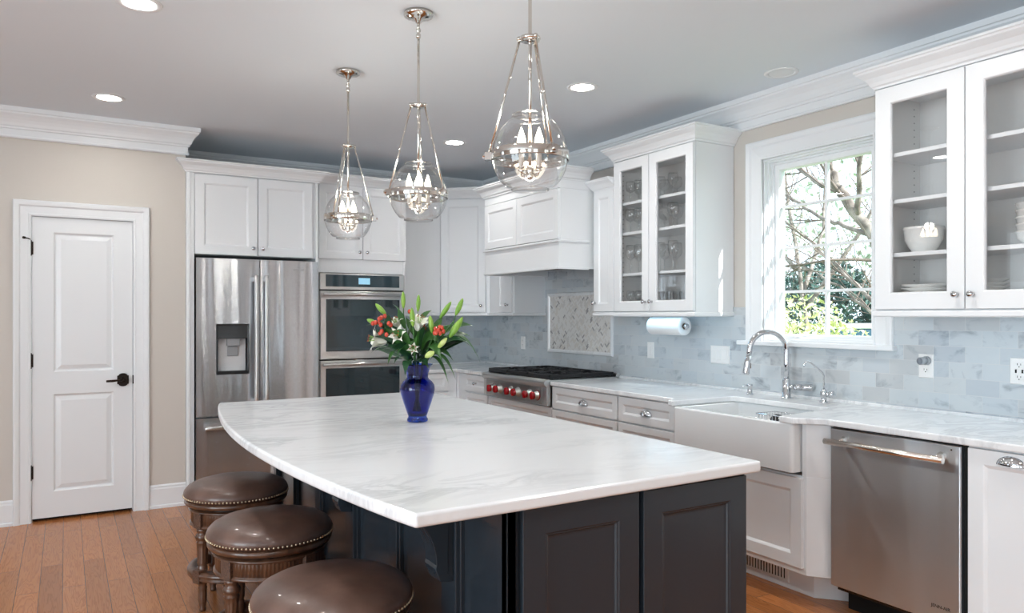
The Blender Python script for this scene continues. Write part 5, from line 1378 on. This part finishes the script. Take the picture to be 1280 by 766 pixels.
for k in range(5): plate_(-0.16, -5.18, zs_[0]+0.0005+k*0.0175, 0.095, 'white salad plate, %s of the stack at the far right' % ['bottom', 'second', 'third', 'fourth', 'top'][k], 'salad plates in the right cabinet')

# ------------------------------------------------------------------ outdoors beyond the window
struct('ground', MB().box(0.2, 40, -30, 40, -0.75, -0.6), M['lawn'])
def leaf_cloud(mb, n, fc, size, rnd_, flat=0.0):
    for _ in range(n):
        c_ = fc(); a_ = Vector((rnd_.gauss(0, 1), rnd_.gauss(0, 1), rnd_.gauss(0, 1))).normalized()
        b_ = a_.cross(Vector((rnd_.gauss(0, 1), rnd_.gauss(0, 1), rnd_.gauss(0, 1)))).normalized()
        s_ = size*rnd_.uniform(0.6, 1.4); c_ = Vector(c_)
        mb.add([c_-a_*s_, c_+b_*s_*0.45, c_+a_*s_, c_-b_*s_*0.45], [(0, 1, 2, 3)])
rnd = random.Random(11)
def blob(cx_, cy_, cz_, rx, ry, rz_):
    def f():
        d_ = Vector((rnd.gauss(0, 1), rnd.gauss(0, 1), rnd.gauss(0, 1))).normalized(); r_ = rnd.uniform(0.72, 1.03)
        return (cx_+d_.x*rx*r_, cy_+d_.y*ry*r_, cz_+d_.z*rz_*r_)
    return f
def shrub(label, blobs, n, size, mat, name='garden_bush', cat='bush', stemz=-0.6):
    c0 = blobs[0]; t = thing(name, label, cat, (c0[0], c0[1], stemz))
    mb = MB(); o_ = Vector((c0[0], c0[1], stemz))
    for b_ in blobs: leaf_cloud(mb, n//len(blobs), blob(*b_), size, rnd)
    mb.v = [tuple(Vector(v)-o_) for v in mb.v]
    mb.build('foliage', mat, t)
    st = MB()
    for k in range(6):
        a_ = k*pi/3; st.tube([(0.03*cos(a_), 0.03*sin(a_), 0), (0.3*c0[3]*cos(a_), 0.3*c0[4]*sin(a_), (c0[2]-stemz)*0.6), (0.6*c0[3]*cos(a_), 0.6*c0[4]*sin(a_), (c0[2]-stemz)*1.1)], [0.02, 0.014, 0.006], 6)
    st.build('stems', M['twig'], t)
    return t
shrub('sunlit pale green bush right outside the window', [(2.1, -2.15, 0.52, 0.75, 0.6, 1.04), (2.15, -2.82, 0.10, 0.7, 0.5, 1.04), (1.9, -1.70, 0.50, 0.7, 0.6, 1.06), (2.15, -2.48, 0.30, 0.7, 0.45, 1.04)], 18000, 0.026, M['bush'])
shrub('dark evergreen tree behind the bush, left of the window bar', [(15.0, 7.2, 0.9, 1.9, 1.9, 2.0)], 7000, 0.10, M['evergreen'], 'evergreen_tree', 'tree')
shrub('dark evergreen tree behind the bush, right of the window bar', [(15.5, 3.2, 0.8, 1.9, 1.9, 2.0)], 7000, 0.10, M['evergreen'], 'evergreen_tree', 'tree')
shrub('dark evergreen tree at the right edge of the window view', [(16.5, -0.8, 0.8, 1.9, 1.9, 2.2)], 6000, 0.10, M['evergreen'], 'evergreen_tree', 'tree')
shrub('dark evergreen tree at the left edge of the window view', [(15.0, 11.2, 0.9, 1.9, 1.9, 2.0)], 5000, 0.10, M['evergreen'], 'evergreen_tree', 'tree')
# bare trees
def bare_tree(label, base, limbs, seed, twigs=3):
    rr = random.Random(seed); t = thing('bare_tree', label, 'tree', base); o_ = Vector(base)
    tr = MB(); br = MB()
    def grow(p, d, Ls, r, depth):
        pts_ = [p]; dd_ = d.copy(); n_ = 5
        for i in range(n_):
            dd_ = (dd_+Vector((rr.gauss(0, .10), rr.gauss(0, .10), rr.gauss(0, .07)))).normalized(); pts_.append(pts_[-1]+dd_*Ls/n_)
        br.tube([q-o_ for q in pts_], [r*(1-0.7*i/n_) for i in range(n_+1)], 5 if r < 0.02 else 8, 0, False)
        if depth > 0:
            for k in range(twigs):
                i = rr.randint(1, n_); nd = (dd_+Vector((rr.gauss(0, .6), rr.gauss(0, .6), rr.gauss(0.05, .5)))).normalized()
                grow(pts_[i], nd, Ls*rr.uniform(.45, .75), r*0.42, depth-1)
    for pts_, r0, r1 in limbs:
        pts_ = [Vector(p) for p in pts_]; n_ = len(pts_)
        fine = []
        for i in range(n_-1):
            for k in range(5):
                tt = k/5; fine.append(pts_[i]*(1-tt)+pts_[i+1]*tt+Vector((rr.gauss(0, .01), rr.gauss(0, .01), rr.gauss(0, .01))))
        fine.append(pts_[-1])
        tr.tube([q-o_ for q in fine], [r0+(r1-r0)*i/(len(fine)-1) for i in range(len(fine))], 10)
        for k in range(13):
            i = rr.randint(4, len(fine)-1); dd_ = (fine[i]-fine[i-2]).normalized()
            grow(fine[i], (dd_+Vector((rr.gauss(0, .6), rr.gauss(0, .6), rr.gauss(0.1, .5)))).normalized(), rr.uniform(.7, 1.7), max(0.010, r1*0.5), 2)
    tr.build('trunk', M['bark'], t); br.build('branches', M['twig'], t)
bare_tree('bare grey tree whose leaning trunk crosses the upper right panes', (4.3, -2.45, -0.6),
          [([(4.3, -2.45, -0.6), (4.2, -2.05, 1.0), (4.1, -1.55, 2.25), (4.0, -1.25, 2.75), (3.95, -1.08, 3.15), (3.9, -0.90, 3.9), (3.9, -0.70, 5.0)], 0.074, 0.04),
           ([(4.02, -1.32, 2.65), (4.15, -1.02, 2.85), (4.3, -0.65, 3.05), (4.4, -0.15, 3.38), (4.5, 0.50, 3.7)], 0.036, 0.016),
           ([(4.1, -1.55, 2.25), (4.3, -1.05, 2.45), (4.5, -0.55, 2.62), (4.7, 0.10, 3.0), (4.9, 0.80, 3.25)], 0.030, 0.014),
           ([(4.2, -2.05, 1.0), (4.6, -1.00, 1.75), (5.0, -0.10, 2.35), (5.3, 0.90, 2.9)], 0.030, 0.012),
           ([(4.05, -1.40, 2.5), (3.8, -1.60, 3.0), (3.7, -1.80, 3.6)], 0.035, 0.015),
           ([(4.25, -2.20, 0.4), (4.4, -1.50, 1.25), (4.7, -0.70, 1.75), (4.9, 0.10, 2.1)], 0.026, 0.010)], 3)
bare_tree('bare thin-branched tree farther off behind the leaning one', (10.60, 4.20, -0.6),
          [([(10.60, 4.20, -0.6), (10.50, 4.30, 1.5), (10.40, 4.60, 3.5), (10.30, 4.90, 5.5)], 0.06, 0.025),
           ([(10.50, 4.30, 1.5), (10.90, 3.20, 3.2), (11.10, 2.20, 5.0)], 0.055, 0.02), ([(10.45, 4.50, 2.4), (10.30, 5.60, 3.6), (10.30, 6.60, 4.6)], 0.05, 0.02),
           ([(10.50, 4.35, 1.9), (11.50, 4.60, 3.4), (11.90, 4.80, 5.0)], 0.05, 0.02)], 8, 4)
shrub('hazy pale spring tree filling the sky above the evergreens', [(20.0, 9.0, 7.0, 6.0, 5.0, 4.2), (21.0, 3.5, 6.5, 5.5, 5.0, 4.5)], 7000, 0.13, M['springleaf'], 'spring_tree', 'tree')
# parked car
car = thing('parked_car', 'white car with blue-tinted windows parked beyond the bush', 'car', (9.9, 1.3, -0.6), R(-53))
car.scale = (1.12, 1.12, 1.15)
m = MB()
side_p = [(-2.2, 0.30), (-2.2, 0.80), (-2.05, 0.95), (-1.1, 1.02), (1.0, 1.05), (1.9, 0.98), (2.25, 0.75), (2.25, 0.30)]
m.extr(side_p, -0.85, 0.85, lambda u, v, w_: (u, w_, v)); m.build('body', M['carpaint'], car, 0.06, 3)
MB().extr([(-2.0, 1.0), (-1.5, 1.52), (0.45, 1.55), (1.15, 1.05)], -0.74, 0.74, lambda u, v, w_: (u, w_, v)).build('windows', M['carglass'], car, 0.05, 2)
MB().extr([(-1.62, 1.50), (-1.35, 1.58), (0.30, 1.61), (0.56, 1.53)], -0.76, 0.76, lambda u, v, w_: (u, w_, v)).build('roof', M['carpaint'], car, 0.02, 2)
for x in (-1.35, 1.40):
    for y in (-0.80, 0.80):
        MB().lathe([(0.19, -0.10), (0.31, -0.10), (0.33, -0.06), (0.33, 0.06), (0.31, 0.10), (0.19, 0.10)], (x, y, 0.33), (0, 1, 0), 28).build('wheel', M['tyre'], car)
